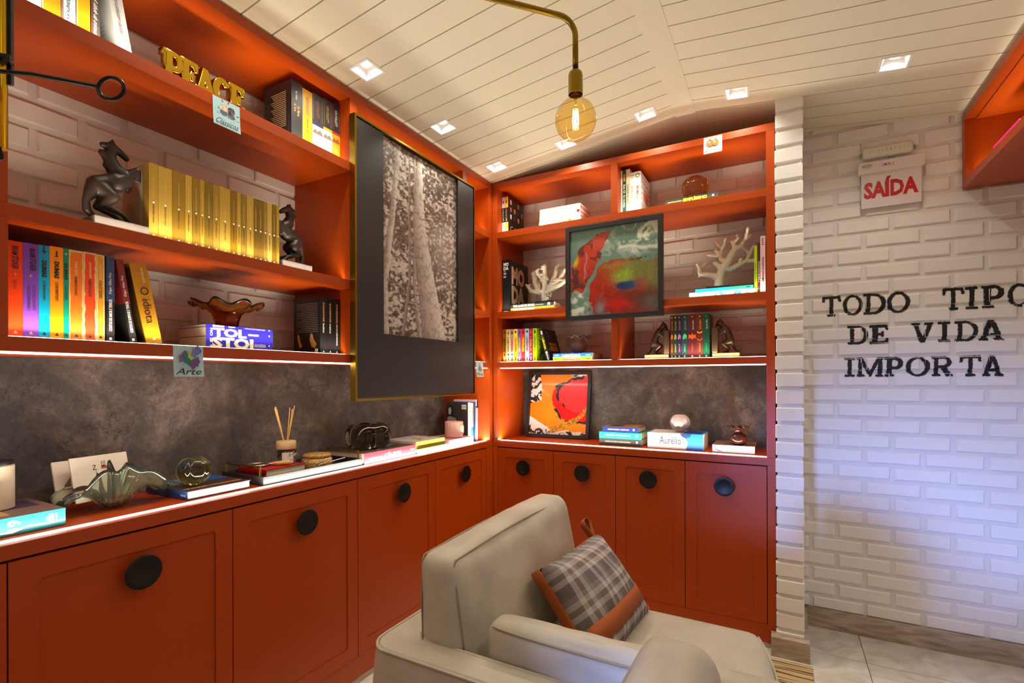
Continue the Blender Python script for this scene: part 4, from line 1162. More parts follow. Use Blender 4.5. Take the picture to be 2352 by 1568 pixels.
for k in range(7): poly(o, [(.02 + .15 * rng.random(), .02 + .16 * rng.random()) for _ in range(3)], M((90, 80, 120), .6), 'T', .0366 + k * .00001)
WHB_TOP = zw + .037
# right shelf: three lying books
z0 = ZA + .0002
for lab, t_, col in (('lilac lying book at the bottom of the pile on the right wall shelf', .014, (170, 140, 200)), ('yellow lying book on the right wall shelf', .022, (240, 206, 10)), ('magenta lying book on top of the pile on the right wall shelf', .034, (226, 10, 110))):
    o = book(lab, (.790, 2.812, z0 + .0), -R90, t_, .21, .26, col, lie=True, group='lying books on the right wall shelf')
    txt(o, 'LINHA E COR', 'F', (.12, TR, t_ / 2), .1, t_ * .4, INK, 'h', .02)
    z0 += t_ + .0003
# ------------------------------------------------------------------ slab-serif letters (unit boxes)
def arc(cx, cy, rx, ry, a0, a1, n=14):
    return [(cx + rx * math.cos(R(a0 + (a1 - a0) * i / n)), cy + ry * math.sin(R(a0 + (a1 - a0) * i / n))) for i in range(n + 1)]
SLAB = {
 'P': [[(0, 0), (.5, 0), (.5, .11), (.38, .11), (.38, .38)] + arc(.6, .69, .36, .31, -90, 90) + [(0, 1), (0, .89), (.12, .89), (.12, .11), (0, .11)], [(.38, .51), (.38, .88)] + arc(.56, .695, .16, .185, 90, -90)],
 'E': [[(0, 0), (1, 0), (1, .28), (.88, .28), (.82, .13), (.42, .13), (.42, .44), (.6, .44), (.6, .36), (.72, .36), (.72, .64), (.6, .64), (.6, .56), (.42, .56), (.42, .87), (.78, .87), (.84, .73), (.96, .73), (.96, 1), (0, 1), (0, .88), (.14, .88), (.14, .12), (0, .12)]],
 'A': [[(0, 0), (.36, 0), (.36, .1), (.27, .1), (.31, .23), (.66, .23), (.7, .1), (.6, .1), (.6, 0), (1, 0), (1, .1), (.92, .1), (.6, 1), (.38, 1), (.08, .1), (0, .1)], [(.36, .34), (.62, .34), (.49, .74)]],
 'C': [arc(.5, .5, .5, .5, 38, 322, 30) + arc(.52, .5, .24, .34, 312, 48, 22)],
 'T': [[(.28, 0), (.72, 0), (.72, .1), (.59, .1), (.59, .89), (.84, .89), (.9, .7), (1, .7), (.98, 1), (.02, 1), (0, .7), (.1, .7), (.16, .89), (.41, .89), (.41, .1), (.28, .1)]],
 'O': [arc(.5, .5, .5, .5, 0, 350, 35), arc(.5, .5, .32, .4, 0, 350, 35)],
 'D': [[(0, 0), (.5, 0)] + arc(.5, .5, .5, .5, -80, 80, 16) + [(.5, 1), (0, 1), (0, .9), (.12, .9), (.12, .1), (0, .1)], [(.3, .1), (.3, .9), (.48, .9)] + arc(.48, .5, .33, .4, 80, -80, 16) + [(.48, .1)]],
 'I': [[(0, 0), (1, 0), (1, .1), (.68, .1), (.68, .9), (1, .9), (1, 1), (0, 1), (0, .9), (.32, .9), (.32, .1), (0, .1)]],
 'V': [[(.4, 0), (.6, 0), (.93, .9), (1, .9), (1, 1), (.62, 1), (.62, .9), (.74, .9), (.53, .26), (.31, .9), (.42, .9), (.42, 1), (0, 1), (0, .9), (.08, .9)]],
 'M': [[(0, 0), (.3, 0), (.3, .1), (.2, .1), (.2, .76), (.47, 0), (.54, 0), (.8, .76), (.8, .1), (.7, .1), (.7, 0), (1, 0), (1, .1), (.95, .1), (.95, .9), (1, .9), (1, 1), (.78, 1), (.505, .28), (.22, 1), (0, 1), (0, .9), (.07, .9), (.07, .1), (0, .1)]],
 'R': [[(0, 0), (.4, 0), (.4, .1), (.29, .1), (.29, .42), (.44, .42), (.66, 0), (1, 0), (1, .1), (.9, .1), (.68, .46)] + arc(.56, .72, .34, .28, -60, 90, 12) + [(0, 1), (0, .9), (.12, .9), (.12, .1), (0, .1)], [(.29, .54), (.29, .9), (.52, .9)] + arc(.52, .72, .19, .18, 90, -90, 12)],
}
# stencilled slogan: paint that follows bricks and joints
def brick_depth(x, z):
    k = np.floor((z - .152) / .0765) + 1
    top = .152 + k * .0765
    s = np.where(k % 2 == 0, .144, .2555)
    fx = np.mod(x - s, .229); onb = (fx < .210) & (z > top - .058)
    ed = np.minimum(np.minimum(fx, .210 - fx), np.minimum(z - (top - .058), top - z))
    t = np.clip(ed / .005, 0, 1)
    return WB - .0013 - np.where(onb, .0042 + .0055 * t, 0)
WORDS = [('T', .187, .266, 0), ('O', .276, .357, 0), ('D', .361, .450, 0), ('O', .456, .544, 0), ('T', .666, .741, 0), ('I', .748, .790, 0), ('P', .805, .881, 0), ('O', .891, .970, 0),
         ('D', .296, .379, 1), ('E', .387, .462, 1), ('V', .550, .632, 1), ('I', .650, .694, 1), ('D', .711, .790, 1), ('A', .794, .879, 1),
         ('I', .282, .324, 2), ('M', .332, .440, 2), ('P', .445, .519, 2), ('O', .528, .618, 2), ('R', .625, .704, 2), ('T', .726, .800, 2), ('A', .805, .874, 2)]
ROWS = [(1.594, 1.695), (1.447, 1.539), (1.286, 1.378)]
cell = .0016; vv_ = {}; V_ = []; F_ = []
def gv(i, j):
    k = (i, j)
    if k not in vv_:
        vv_[k] = len(V_); x, z_ = i * cell, j * cell
        V_.append((x, float(brick_depth(np.array(x), np.array(z_))), z_))
    return vv_[k]
rngs = np.random.RandomState(3)
for ch, x0, x1, rw in WORDS:
    z0_, z1_ = ROWS[rw]
    ii = np.arange(int((x0 - .012) / cell), int((x1 + .012) / cell)); jj = np.arange(int((z0_ - .012) / cell), int((z1_ + .012) / cell))
    I, J = np.meshgrid(ii, jj); X = (I + .5) * cell; Z = (J + .5) * cell
    wob = (fbm(X * 120, Z * 120, 5, 2) - .5) * .05
    u = (X - x0) / (x1 - x0) + wob; v = (Z - z0_) / (z1_ - z0_) + wob
    inside = np.zeros(X.shape, bool)
    for ring in SLAB[ch]: inside ^= inpoly(u, v, ring)
    inside = inside | np.roll(inside, 1, 0) | np.roll(inside, 1, 1)
    # overspray: thinning specks round the stencil
    near = inside.copy().astype(float)
    for _ in range(4):
        p_ = np.pad(near, 1, mode='edge'); near = (p_[1:-1, 1:-1] * 2 + p_[:-2, 1:-1] + p_[2:, 1:-1] + p_[1:-1, :-2] + p_[1:-1, 2:]) / 6
    spray = (rngs.rand(*X.shape) < near * .75 * fbm(X * 40, Z * 40, 8, 2)) & (near > .04)
    for i, j in zip(I[inside | spray], J[inside | spray]):
        F_.append((gv(i, j), gv(i + 1, j), gv(i + 1, j + 1), gv(i, j + 1)))
me = bpy.data.meshes.new('painted_slogan'); me.from_pydata(V_, [], F_); me.materials.append(M((16, 13, 13), .55, name='black_spray_paint')); me.update()
tag(put('painted_slogan', me), label='black stencilled slogan in capitals sprayed over the white bricks', cat='lettering')

# ------------------------------------------------------------------ exit sign and emergency light
t = thing('exit_sign', 'white acrylic exit sign with red capitals on the brick wall', 'sign', (.338, 2.985, 2.10))
WPL = M((232, 226, 222), .35, name='white_plastic')
b = MB().prism([(-.018, .178), (.014, .178), (.014, .232), (-.022, .232)], 0, .258, 'x'); b.build('housing', WPL, t, bevel=.002)
box('panel', .013, .248, -.003, .002, 0.012, .180, M((226, 218, 218), .12, coat=.5, name='frosted_acrylic'), t)
txt(t, 'SAÍDA', 'F', (.130, -.0036, .106), .212, .100, M((196, 14, 20), .35), 'h', .045)
for nm, args in (('logo', None),):
    ring = MB().tube([(.034 + .02 * math.cos(2 * math.pi * i / 20), -.0222, .213 + .006 * math.sin(2 * math.pi * i / 20)) for i in range(20)], .0006, 5, True); ring.build('logo', INK, t)
txt(t, 'Segurimax', 'F', (.034, -.0224, .213), .030, .005, INK, 'h', .02)
b = MB()
for q in ((.095, .140, .2125, .2132), (.095, .140, .2028, .2035), (.095, .0957, .2028, .2132), (.1393, .14, .2028, .2132)): b.box(q[0], q[1], -.0214, -.0210, q[2], q[3])
b.build('indicator_frame', INK, t); poly(t, [(.101, .209), (.112, .210), (.112, .206), (.105, .205)], INK, at=-.0217, name='indicator'); disc(t, .122, .208, .0022, INK, -.0217); disc(t, .130, .208, .0022, emit_mat('red_led', (1, .05, .03), 2.0), -.0217, name='pilot_lamp')
mark(t, .018, .05, .200, .2006, INK, at=-.0212, name='logo_line')
box('wall_mount', .06, .2, .002, .023, .10, .2, WPL, t)
t = thing('emergency_light', 'clear oblong emergency light with a row of small diodes above the exit sign', 'emergency light', (.356, 2.985, 2.352))
b = rounded((.100, .014, .029), .013, (16, 4, 6)); b.xf(Matrix.Translation((.1, .004, .029))); b.build('housing', M((226, 224, 218), .18, coat=.6, name='milky_cover'), t, True)
for i in range(10):
    x = .028 + i * .0165
    box('diode', x, x + .005, -.0108, -.0098, .024, .040, M((214, 214, 120), .4), t)
for x in (-.004, .204):
    b = MB(); b.box(x - .007, x + .007, .012, .016, .022, .036); b.lathe([(.0002, 0), (.003, 0), (.003, .002), (.0002, .002)], 10, (x, .012, .029)); b.build('mounting_lug', M((150, 180, 160), .4), t)
box('wall_mount', .03, .17, .016, .024, .012, .046, WPL, t)
rl = emit_mat('red_pilot', (1, .02, .02), 3.0)
disc(t, .030, .056, .002, rl, -.004, name='pilot_lamp')

# ------------------------------------------------------------------ framed pictures
PV = vcol_mat('printed_picture', .32, .35)
def forest(u, v):
    lf = fbm(u * 36, v * 80, 11, 3); cl = fbm(u * 4, v * 8, 5, 3)
    light = lin((196, 184, 174)); dark = lin((78, 64, 57)); mid = lin((132, 116, 106))
    k = np.clip((lf - .445 + (cl - .5) * .5) * 6, 0, 1)[..., None]
    c = dark * (1 - k) + light * k
    k2 = np.clip((fbm(u * 60, v * 140, 21, 2) - .5) * 8, 0, 1)[..., None] * .5
    c = c * (1 - k2) + mid * k2
    glow = np.exp(-(((u - .8) / .2) ** 2 + ((v - .53) / .16) ** 2))[..., None]
    c = c * (1 - .35 * glow) + light * .35 * glow
    def trunk(c, pts, w0, w1, a, bcol, sd):
        vs_ = [p[1] for p in pts]; us_ = [p[0] for p in pts]
        cu = np.interp(v, vs_, us_); hw = np.interp(v, [0, 1], [w0, w1]) / 2
        s = (u - cu + (fbm(u * 9, v * 30, sd, 2) - .5) * .012) / hw
        m = (np.abs(s) < 1)[..., None]
        sh = np.clip(.5 + .5 * s, 0, 1)[..., None]
        col = lin(a) * (1 - sh) + lin(bcol) * sh
        mot = np.clip((fbm(u * 40, v * 70, sd + 3, 3) - .5) * 6, 0, 1)[..., None] * .35
        col = col * (1 - mot) + dark * mot
        return np.where(m, col, c)
    c = trunk(c, [(.25, 0), (.30, .2), (.33, .3)], .04, .02, (150, 138, 128), (110, 98, 90), 31)
    c = trunk(c, [(.46, 0), (.42, .15), (.39, .3), (.4, .5)], .06, .02, (120, 108, 100), (176, 164, 154), 32)
    c = trunk(c, [(.035, 0), (.03, .25), (.07, .42), (.125, .62), (.15, .75), (.2, 1)], .09, .05, (130, 116, 106), (200, 188, 178), 33)
    c = trunk(c, [(.66, 0), (.6, .18), (.52, .4), (.455, .62), (.45, .8), (.47, 1)], .34, .06, (134, 116, 106), (206, 192, 182), 34)
    for (x0, y0, x1, y1, w) in ((.05, .27, .5, .23, .004), (.1, .7, .45, .69, .003), (.45, .66, .95, .63, .003), (.5, .6, .62, .45, .003), (.2, .46, .5, .44, .003)):
        yy = y0 + (u - x0) / (x1 - x0) * (y1 - y0) + .012 * np.sin(u * 14); m = (np.abs(v - yy) < w) & (u > x0) & (u < x1)
        c = np.where(m[..., None], mid * .8, c)
    return c
t = thing('framed_picture', 'tall black-matted monochrome tree photograph in a thin brass frame', 'picture', (FL + .0005, 1.493, 1.190), R90)
W_, H_ = .912, 1.190
b = MB(); fw = .009
b.box(0, fw, -.030, 0, 0, H_); b.box(W_ - fw, W_, -.030, 0, 0, H_); b.box(fw, W_ - fw, -.030, 0, 0, fw); b.box(fw, W_ - fw, -.030, 0, H_ - fw, H_)
b.build('brass_frame', BRASS, t)
b = MB(); g = fw + .004; x0, x1, z0_, z1_ = .171, .749, .292, H_ - g - .001
MB().box(g, W_ - g, -.004, -.001, g, H_ - g).build('backing', BLACK, t)
b.box(g, x0, -.026, -.004, g, H_ - g); b.box(x1, W_ - g, -.026, -.004, g, H_ - g); b.box(x0, x1, -.026, -.004, g, z0_)
b.build('black_mat', M((36, 33, 34), .42, name='black_mat_board'), t)
picture('print', x1 - x0, z1_ - z0_, 190, 380, forest, t, PV, (x0, -.0125, z0_))
box('print_board', x0, x1, -.012, -.004, z0_, z1_, BLACK, t)

def frame_bars(t, W_, H_, fw, d, mat, y0=0):
    for q in ((0, fw, 0, H_), (W_ - fw, W_, 0, H_), (fw, W_ - fw, 0, fw), (fw, W_ - fw, H_ - fw, H_)):
        box('frame_bar', q[0], q[1], y0 - d, y0, q[2], q[3], mat, t, .001)

def abstract_teal(u, v):
    w1 = (fbm(u * 7, v * 7, 41, 4) - .5); w2 = (fbm(u * 7, v * 7, 47, 4) - .5)
    uu, vv = u + w1 * .09, v + w2 * .09
    rag = (fbm(u * 34, v * 34, 51, 3) - .5) * .05
    c = lin((96, 126, 112)) + (fbm(u * 3, v * 12, 43, 3) - .5)[..., None] * .05
    def put_(c, m, col): return np.where(m[..., None], col, c)
    def mixk(c, k, col): k = np.clip(k, 0, 1)[..., None]; return c * (1 - k) + col * k
    # foam
    f = np.exp(-(((uu - .8) / .3) ** 2 + ((vv - .86) / .16) ** 2)); fn_ = fbm(uu * 9 + w1 * 5, vv * 9, 61, 4)
    c = mixk(c, (fn_ - .46) * 9 * f, lin((206, 206, 190)))
    c = mixk(c, (1 - np.abs(vv - .74 + (uu - .8) * .1) / .035) * (uu > .58) * .9, lin((214, 212, 196)))
    f = np.exp(-(((uu - .08) / .11) ** 2 + ((vv - .12) / .12) ** 2)); c = mixk(c, (fbm(u * 16, v * 16, 63, 3) - .42) * 9 * f, lin((206, 208, 194)))
    red, dred, brn = lin((178, 36, 20)), lin((120, 22, 14)), lin((96, 40, 24))
    # left form
    L1 = inpoly(uu + rag, vv + rag, [(.0, .27), (.03, .30), (.14, .27), (.20, .38), (.30, .52), (.34, .60), (.38, .66), (.37, .75), (.44, .86), (.48, .97), (.40, .95), (.30, .92), (.18, .84), (.08, .74), (.03, .6), (.0, .5)])
    s = fbm(uu * 10 + w2 * 12, vv * 6, 71, 4)[..., None]
    lc = dred * (1 - s) + lin((206, 62, 30)) * s
    lc = np.where((fbm(uu * 14, vv * 14, 77, 3) > .56)[..., None], brn, lc)
    c = put_(c, L1, lc)
    tip = inpoly(uu, vv, [(.28, .74), (.36, .76), (.48, .97), (.38, .93), (.24, .90)]); c = put_(c, tip & L1, lin((176, 58, 34)))
    c = mixk(c, np.exp(-(((uu - .07) / .03) ** 2 + ((vv - .63) / .05) ** 2)) * 1.2 * L1, lin((190, 176, 40)))
    c = mixk(c, np.exp(-(((uu - .08) / .06) ** 2 + ((vv - .42) / .06) ** 2)) * .8 * L1, lin((66, 40, 66)))
    sm = np.abs(uu - (.17 + .07 * np.sin((vv - .45) * 9) * .6)) ; c = mixk(c, (1 - sm / .016) * (vv > .45) * (vv < .74) * .8, lin((150, 130, 140)))
    c = mixk(c, (1 - np.abs(u - .008) / .02) * (v > .45) * (v < .67), lin((176, 110, 160)))
    # right form
    R1 = inpoly(uu + rag, vv + rag, [(.22, .27), (.27, .04), (.30, .0), (1.05, .0), (1.05, .56), (.86, .56), (.66, .6), (.54, .63), (.44, .62), (.36, .55), (.30, .42), (.24, .36)])
    s = fbm(uu * 6 + w1 * 8, vv * 5, 81, 4)[..., None]
    rc = lin((110, 20, 12)) * (1 - s) + lin((190, 40, 14)) * s
    def blob(rc, x, y, a, bb_, col, st=1.0): return mixk(rc, st * np.exp(-(((uu - x) / a) ** 2 + ((vv - y) / bb_) ** 2)) * 1.4, lin(col))
    rc = blob(rc, .78, .48, .27, .11, (104, 110, 50)); rc = blob(rc, .98, .36, .12, .16, (120, 116, 66)); rc = blob(rc, .62, .41, .09, .09, (140, 158, 50))
    rc = blob(rc, .66, .33, .09, .035, (20, 70, 110), 1.3); rc = blob(rc, .60, .305, .05, .035, (16, 40, 100), 1.4); rc = blob(rc, .52, .56, .12, .04, (150, 104, 50), .9)
    rc = blob(rc, .82, .16, .22, .12, (96, 44, 26)); rc = blob(rc, .55, .12, .14, .05, (190, 22, 14), .8); rc = blob(rc, 1.0, .10, .16, .10, (96, 84, 80), .9)
    rc = rc * (.62 + .76 * fbm(uu * 11 + w2 * 16, vv * 11 + w1 * 16, 91, 5))[..., None]
    c = put_(c, R1, rc)
    c = mixk(c, (1 - np.abs(v - .60 - w1 * .1) / .016) * (u > .68) * (fbm(u * 60, v * 60, 87, 2) > .47), lin((36, 30, 28)))
    c = mixk(c, np.exp(-(((uu - .36) / .05) ** 2 + ((vv - .07) / .1) ** 2)) * 1.1, lin((116, 124, 126)))
    return np.clip(c, 0, 1)
t = thing('framed_picture', 'square abstract painting in teal, red and green in a black frame on the far bookcase', 'picture', (-1.073, FB - .0005, 1.607))
FRM = M((30, 28, 28), .42, name='black_frame')
frame_bars(t, .539, .526, .025, .028, FRM)
box('backing', .02, .519, -.012, -.002, .02, .506, BLACK, t)
picture('painting', .493, .480, 170, 170, abstract_teal, t, PV, (.023, -.0135, .023))

def abstract_orange(u, v):
    w1 = (fbm(u * 5, v * 5, 141, 4) - .5); w2 = (fbm(u * 5, v * 5, 147, 4) - .5)
    uu, vv = u + w1 * .10, v + w2 * .10
    def mixk(c, k, col): k = np.clip(k, 0, 1)[..., None]; return c * (1 - k) + col * k
    c = np.zeros(u.shape + (3,)) + lin((244, 128, 10)); c = c + (fbm(u * 8, v * 3, 3, 3) - .5)[..., None] * lin((120, 60, 0))
    ink, wh = lin((28, 24, 24)), lin((226, 220, 212))
    strk = fbm(uu * 5 + w2 * 7, vv * 12 + w1 * 7, 151, 3)
    m = (uu < .20 - .04 * np.sin(vv * 9)) & (vv > .53); c = np.where(m[..., None], np.where((strk > .56)[..., None], wh, ink), c)
    m = (vv > .86 + .35 * (.95 - uu)) & (uu > .72); c = np.where(m[..., None], np.where((strk > .55)[..., None], wh, ink), c)
    m = (vv < .30 - .55 * uu + .22 * uu ** 2) | (vv < .06 + .02 * np.sin(uu * 12)); c = np.where(m[..., None], np.where((strk > .64)[..., None], ink, wh), c)
    m = (vv < .055 - w1 * .1) & (uu > .3); c = np.where(m[..., None], np.where((strk > .5)[..., None], ink, wh), c)
    d = np.sqrt(((uu - .84) / .46) ** 2 + ((vv - .58) / .35) ** 2); m = (d < 1) & (uu + 0 * vv < 1.2); c = np.where(m[..., None], lin((196, 14, 14)), c)
    d2 = np.sqrt(((uu - .93) / .46) ** 2 + ((vv - .66) / .29) ** 2); c = np.where((d2 < 1)[..., None], lin((226, 44, 48)), c)
    dk = (np.abs(d2 - 1.0) < .05) & (fbm(u * 9, v * 9, 161, 2) > .52) & (uu < .75); c = np.where(dk[..., None], ink, c)
    m = (np.abs(d - 1.02) < .05) & (fbm(u * 6, v * 6, 165, 2) > .58); c = np.where(m[..., None], ink, c)
    gl = np.exp(-((vv - (.10 + .34 * (uu - .35) ** 2 * 2.2)) / .06) ** 2) * (uu > .36); fl = fbm(u * 55, v * 55, 171, 2)
    c = mixk(c, (gl > .45) * np.clip((fl - .3) * 4, 0, 1), lin((196, 150, 40))); c = mixk(c, (gl > .45) * (fl > .62), lin((116, 84, 20)))
    return np.clip(c, 0, 1)
t = thing('framed_picture', 'small square orange, red and black abstract painting leaning on the far worktop', 'picture', (-1.482, 2.915, ZW + .003), rot=(R(-9), 0, R(1.5)))
frame_bars(t, .433, .43, .021, .026, FRM, .026)
box('backing', .015, .418, .012, .022, .015, .415, BLACK, t)
picture('painting', .397, .394, 150, 150, abstract_orange, t, PV, (.018, .0105, .018))

# ------------------------------------------------------------------ handwritten section cards
PB = M((176, 212, 222), .6, name='pale_blue_card'); PW = M((236, 226, 232), .6, name='pale_white_card')
def card(label, loc, rz, w, h, mat, word, tilt):
    t = thing('note_card', label, 'card', loc, rz, 'handwritten section cards')
    t.rotation_euler = (Matrix.Rotation(rz, 4, 'Z') @ Matrix.Rotation(tilt, 4, 'Y')).to_euler()
    b = MB(); n = 6
    for i in range(n):
        z0_, z1_ = h * i / n, h * (i + 1) / n; c0, c1 = -.006 * (1 - i / n) ** 2, -.006 * (1 - (i + 1) / n) ** 2
        b.add([(0, c0, z0_), (w, c0, z0_), (w, c1, z1_), (0, c1, z1_)], [(0, 1, 2, 3)])
        b.add([(0, c0 + .0006, z0_), (w, c0 + .0006, z0_), (w, c1 + .0006, z1_), (0, c1 + .0006, z1_)], [(3, 2, 1, 0)])
    b.build('paper', mat, t, fix=False)
    txt(t, word, 'F', (w * .5, -.0068, h * .17), w * .82, h * .2, INK, 'h', 0, slant=.12)
    return t
t = card('pale blue card with two flowers taped under the gilded word ornament', (FL + .0025, .927, 2.087), R90, .089, .090, PB, 'Clássicos', 0)
for (x, z_, r, c1, c2) in ((.033, .062, .012, (226, 176, 150), (240, 214, 190)), (.057, .060, .012, (58, 44, 66), (120, 96, 110))):
    for k in range(7):
        a = k * .9; disc(t, x + .006 * math.cos(a), z_ + .006 * math.sin(a), r * .55, M(c1 if k % 2 else c2, .6), -.0058 - k * .00003, 9, name='flower')
for (x, z_, a) in ((.02, .05, 2.4), (.045, .045, 1.2), (.06, .042, -.3), (.03, .075, 2.0), (.044, .076, 1.1), (.072, .05, .3)):
    poly(t, [(x, z_), (x + .006 * math.cos(a) - .002 * math.sin(a), z_ + .006 * math.sin(a) + .002 * math.cos(a)), (x + .013 * math.cos(a), z_ + .013 * math.sin(a)), (x + .006 * math.cos(a) + .002 * math.sin(a), z_ + .006 * math.sin(a) - .002 * math.cos(a))], M((60, 84, 44), .6), at=-.006, name='leaf')
t = card('pale blue card with a rainbow paint blot hanging from the lowest left shelf', (FL + .0085, .806, 1.290), R90, .086, .092, PB, 'Arte', 0)
for x, z_, r, c_ in ((.022, .055, .011, (150, 84, 140)), (.03, .062, .010, (120, 80, 110)), (.036, .056, .012, (20, 120, 170)), (.043, .050, .012, (30, 130, 90)), (.048, .066, .011, (200, 200, 60)), (.056, .07, .011, (120, 130, 200)), (.066, .078, .011, (110, 120, 190)), (.062, .045, .012, (110, 80, 150)), (.054, .038, .011, (110, 80, 150))):
    rr = random.Random(int(x * 9999)); poly(t, [(x + r * (1 + .35 * rr.uniform(-1, 1)) * math.cos(k * .52), z_ + 1.25 * r * (1 + .35 * rr.uniform(-1, 1)) * math.sin(k * .52)) for k in range(12)], M(c_, .6), at=-.0059 - x * .001, name='paint_blot')
t = card('pale blue card with an ochre dress drawing beside the tree picture', (FL + .0085, 2.446, 1.294), R90, .076, .085, PB, 'Moda', 0)
poly(t, [(.036, .08), (.038, .08), (.04, .062), (.058, .038), (.05, .03), (.042, .036), (.03, .03), (.022, .036), (.034, .062)], M((176, 116, 30), .6), at=-.0062, name='dress')
t = card('white card with two orange fruits stuck on the far top rail', (-.337, FB - .0025, 2.398), 0, .085, .083, PW, 'gastronomia', 0)
for x, r in ((.03, .0165), (.055, .0155)):
    disc(t, x, .05, r, M((226, 120, 50), .6), -.0058 - x * .001, 16, name='fruit'); disc(t, x - .004, .054, r * .4, M((240, 170, 110), .6), -.0062, 10, name='fruit'); poly(t, [(x - .005, .063), (x, .073), (x + .005, .063), (x, .066)], M((90, 80, 40), .6), at=-.0064, name='leaf')

# gilded word ornament
def curve_letters(specs, depth, bevel):
    cu = bpy.data.curves.new('c', 'CURVE'); cu.dimensions = '2D'; cu.fill_mode = 'BOTH'; cu.extrude = depth; cu.bevel_depth = bevel; cu.bevel_resolution = 2
    for ch, x0, x1, h in specs:
        for ring in SLAB[ch]:
            sp = cu.splines.new('POLY'); sp.points.add(len(ring) - 1); sp.use_cyclic_u = True
            for p_, (a, b_) in zip(sp.points, ring): p_.co = (x0 + a * (x1 - x0), b_ * h, 0, 1)
    ob = bpy.data.objects.new('c', cu); COL.objects.link(ob); bpy.context.view_layer.update()
    me = bpy.data.meshes.new_from_object(ob.evaluated_get(bpy.context.evaluated_depsgraph_get()))
    bpy.data.objects.remove(ob); bpy.data.curves.remove(cu)
    return me
t = thing('word_ornament', 'shiny gold ceramic word ornament reading peace on the top shelf', 'ornament', (FL - .0465, .814, ZA + .0005), R90)
xs_ = [('P', 0, .054), ('E', .047, .098), ('A', .092, .152), ('C', .147, .203), ('E', .200, .252)]
for ch, a, c in xs_:
    me = curve_letters([(ch, a, c, .088)], .012, .0035)
    me.materials.clear(); me.materials.append(GOLDP)
    o = put('letter', me, t); o.rotation_euler = (R90, 0, 0); o.location = (0, .016, .0035)
box('link_bar', .004, .248, .006, .026, .001, .008, GOLDP, t, .002)
# ------------------------------------------------------------------ bookends
BRONZE = M((52, 40, 36), .42, metal=.35, var=.2, vscale=60, name='dark_patina')
HP = {'muz': (.096, .228), 'nose': (.081, .239), 'head': (.060, .248), 'ear': (.066, .266), 'neck': (.054, .214), 'neckb': (.068, .184), 'chest': (.092, .168), 'belly': (.068, .150), 'back': (.046, .141), 'croup': (.024, .130), 'rump': (.013, .108), 'stifle': (.052, .102), 'hock': (.032, .074), 'fet': (.078, .058), 'hoof': (.099, .038), 't1': (.0, .079), 't2': (.002, .054), 't3': (.016, .040), 'knee': (.116, .196), 'fh': (.121, .168), 'knee2': (.118, .18), 'fh2': (.105, .140), 'm1': (.038, .247), 'm2': (.037, .224), 'm3': (.047, .192)}
def horse(label, loc, rz):
    t = thing('horse_bookend', label, 'bookend', loc, rz, 'rearing horse bookends')
    b = MB(); b.prism([(0, 0), (.132, 0), (.132, .11), (0, .11)], 0, .033); b.build('base', M((74, 66, 64), .5, var=.15, vscale=50, name='slate_base'), t, bevel=.002)
    pts = []; ix = {}
    def P(k, y, r, r2=None): ix[k] = len(pts); x, z_ = HP[k.rstrip('_')]; pts.append((x, y, z_, r, r2 or r))
    E_ = []
    def chain(*ks): E_.extend((ix[a], ix[b_]) for a, b_ in zip(ks, ks[1:]))
    Y = .05
    for k, r in (('back', .024), ('belly', .028), ('chest', .024), ('neckb', .0215), ('neck', .0165), ('head', .0135), ('nose', .0098), ('muz', .0078), ('croup', .0245), ('rump', .018)): P(k, Y, r)
    chain('croup', 'back', 'belly', 'chest', 'neckb', 'neck', 'head', 'nose', 'muz'); chain('croup', 'rump')
    P('t1', Y, .009); P('t2', Y, .010); P('t3', Y, .008); chain('rump', 't1', 't2', 't3')
    P('m1', Y, .007); P('m2', Y, .009); P('m3', Y, .009); chain('head', 'm1'); chain('neck', 'm2'); chain('neckb', 'm3')
    for s, sd in (('_', -1), ('__', 1)):
        for k, r in (('stifle', .019), ('hock', .0095), ('fet', .0065), ('hoof', .0085)): P(k + s, Y + sd * (.017 if k == 'stifle' else .019), r)
        HPs = ix; chain('croup', 'stifle' + s, 'hock' + s, 'fet' + s, 'hoof' + s)
        kk, ff = ('knee', 'fh') if sd < 0 else ('knee2', 'fh2')
        P(kk + s, Y + sd * .015, .0105); P(ff + s, Y + sd * .014, .0065); chain('chest', kk + s, ff + s)
        ix['ear' + s] = len(pts); pts.append((HP['ear'][0] - .006, Y + sd * .007, HP['ear'][1], .0028, .0028)); chain('head', 'ear' + s)
    blob('body', pts, E_, BRONZE, t, .0024, 5)
horse('dark rearing horse bookend at the left of the gold spines, facing right', (-1.6165, .640, ZB_ + .0005), R90)
horse('dark rearing horse bookend at the right of the gold spines, facing left', (-1.7265, 1.344, ZB_ + .0005), -R90)

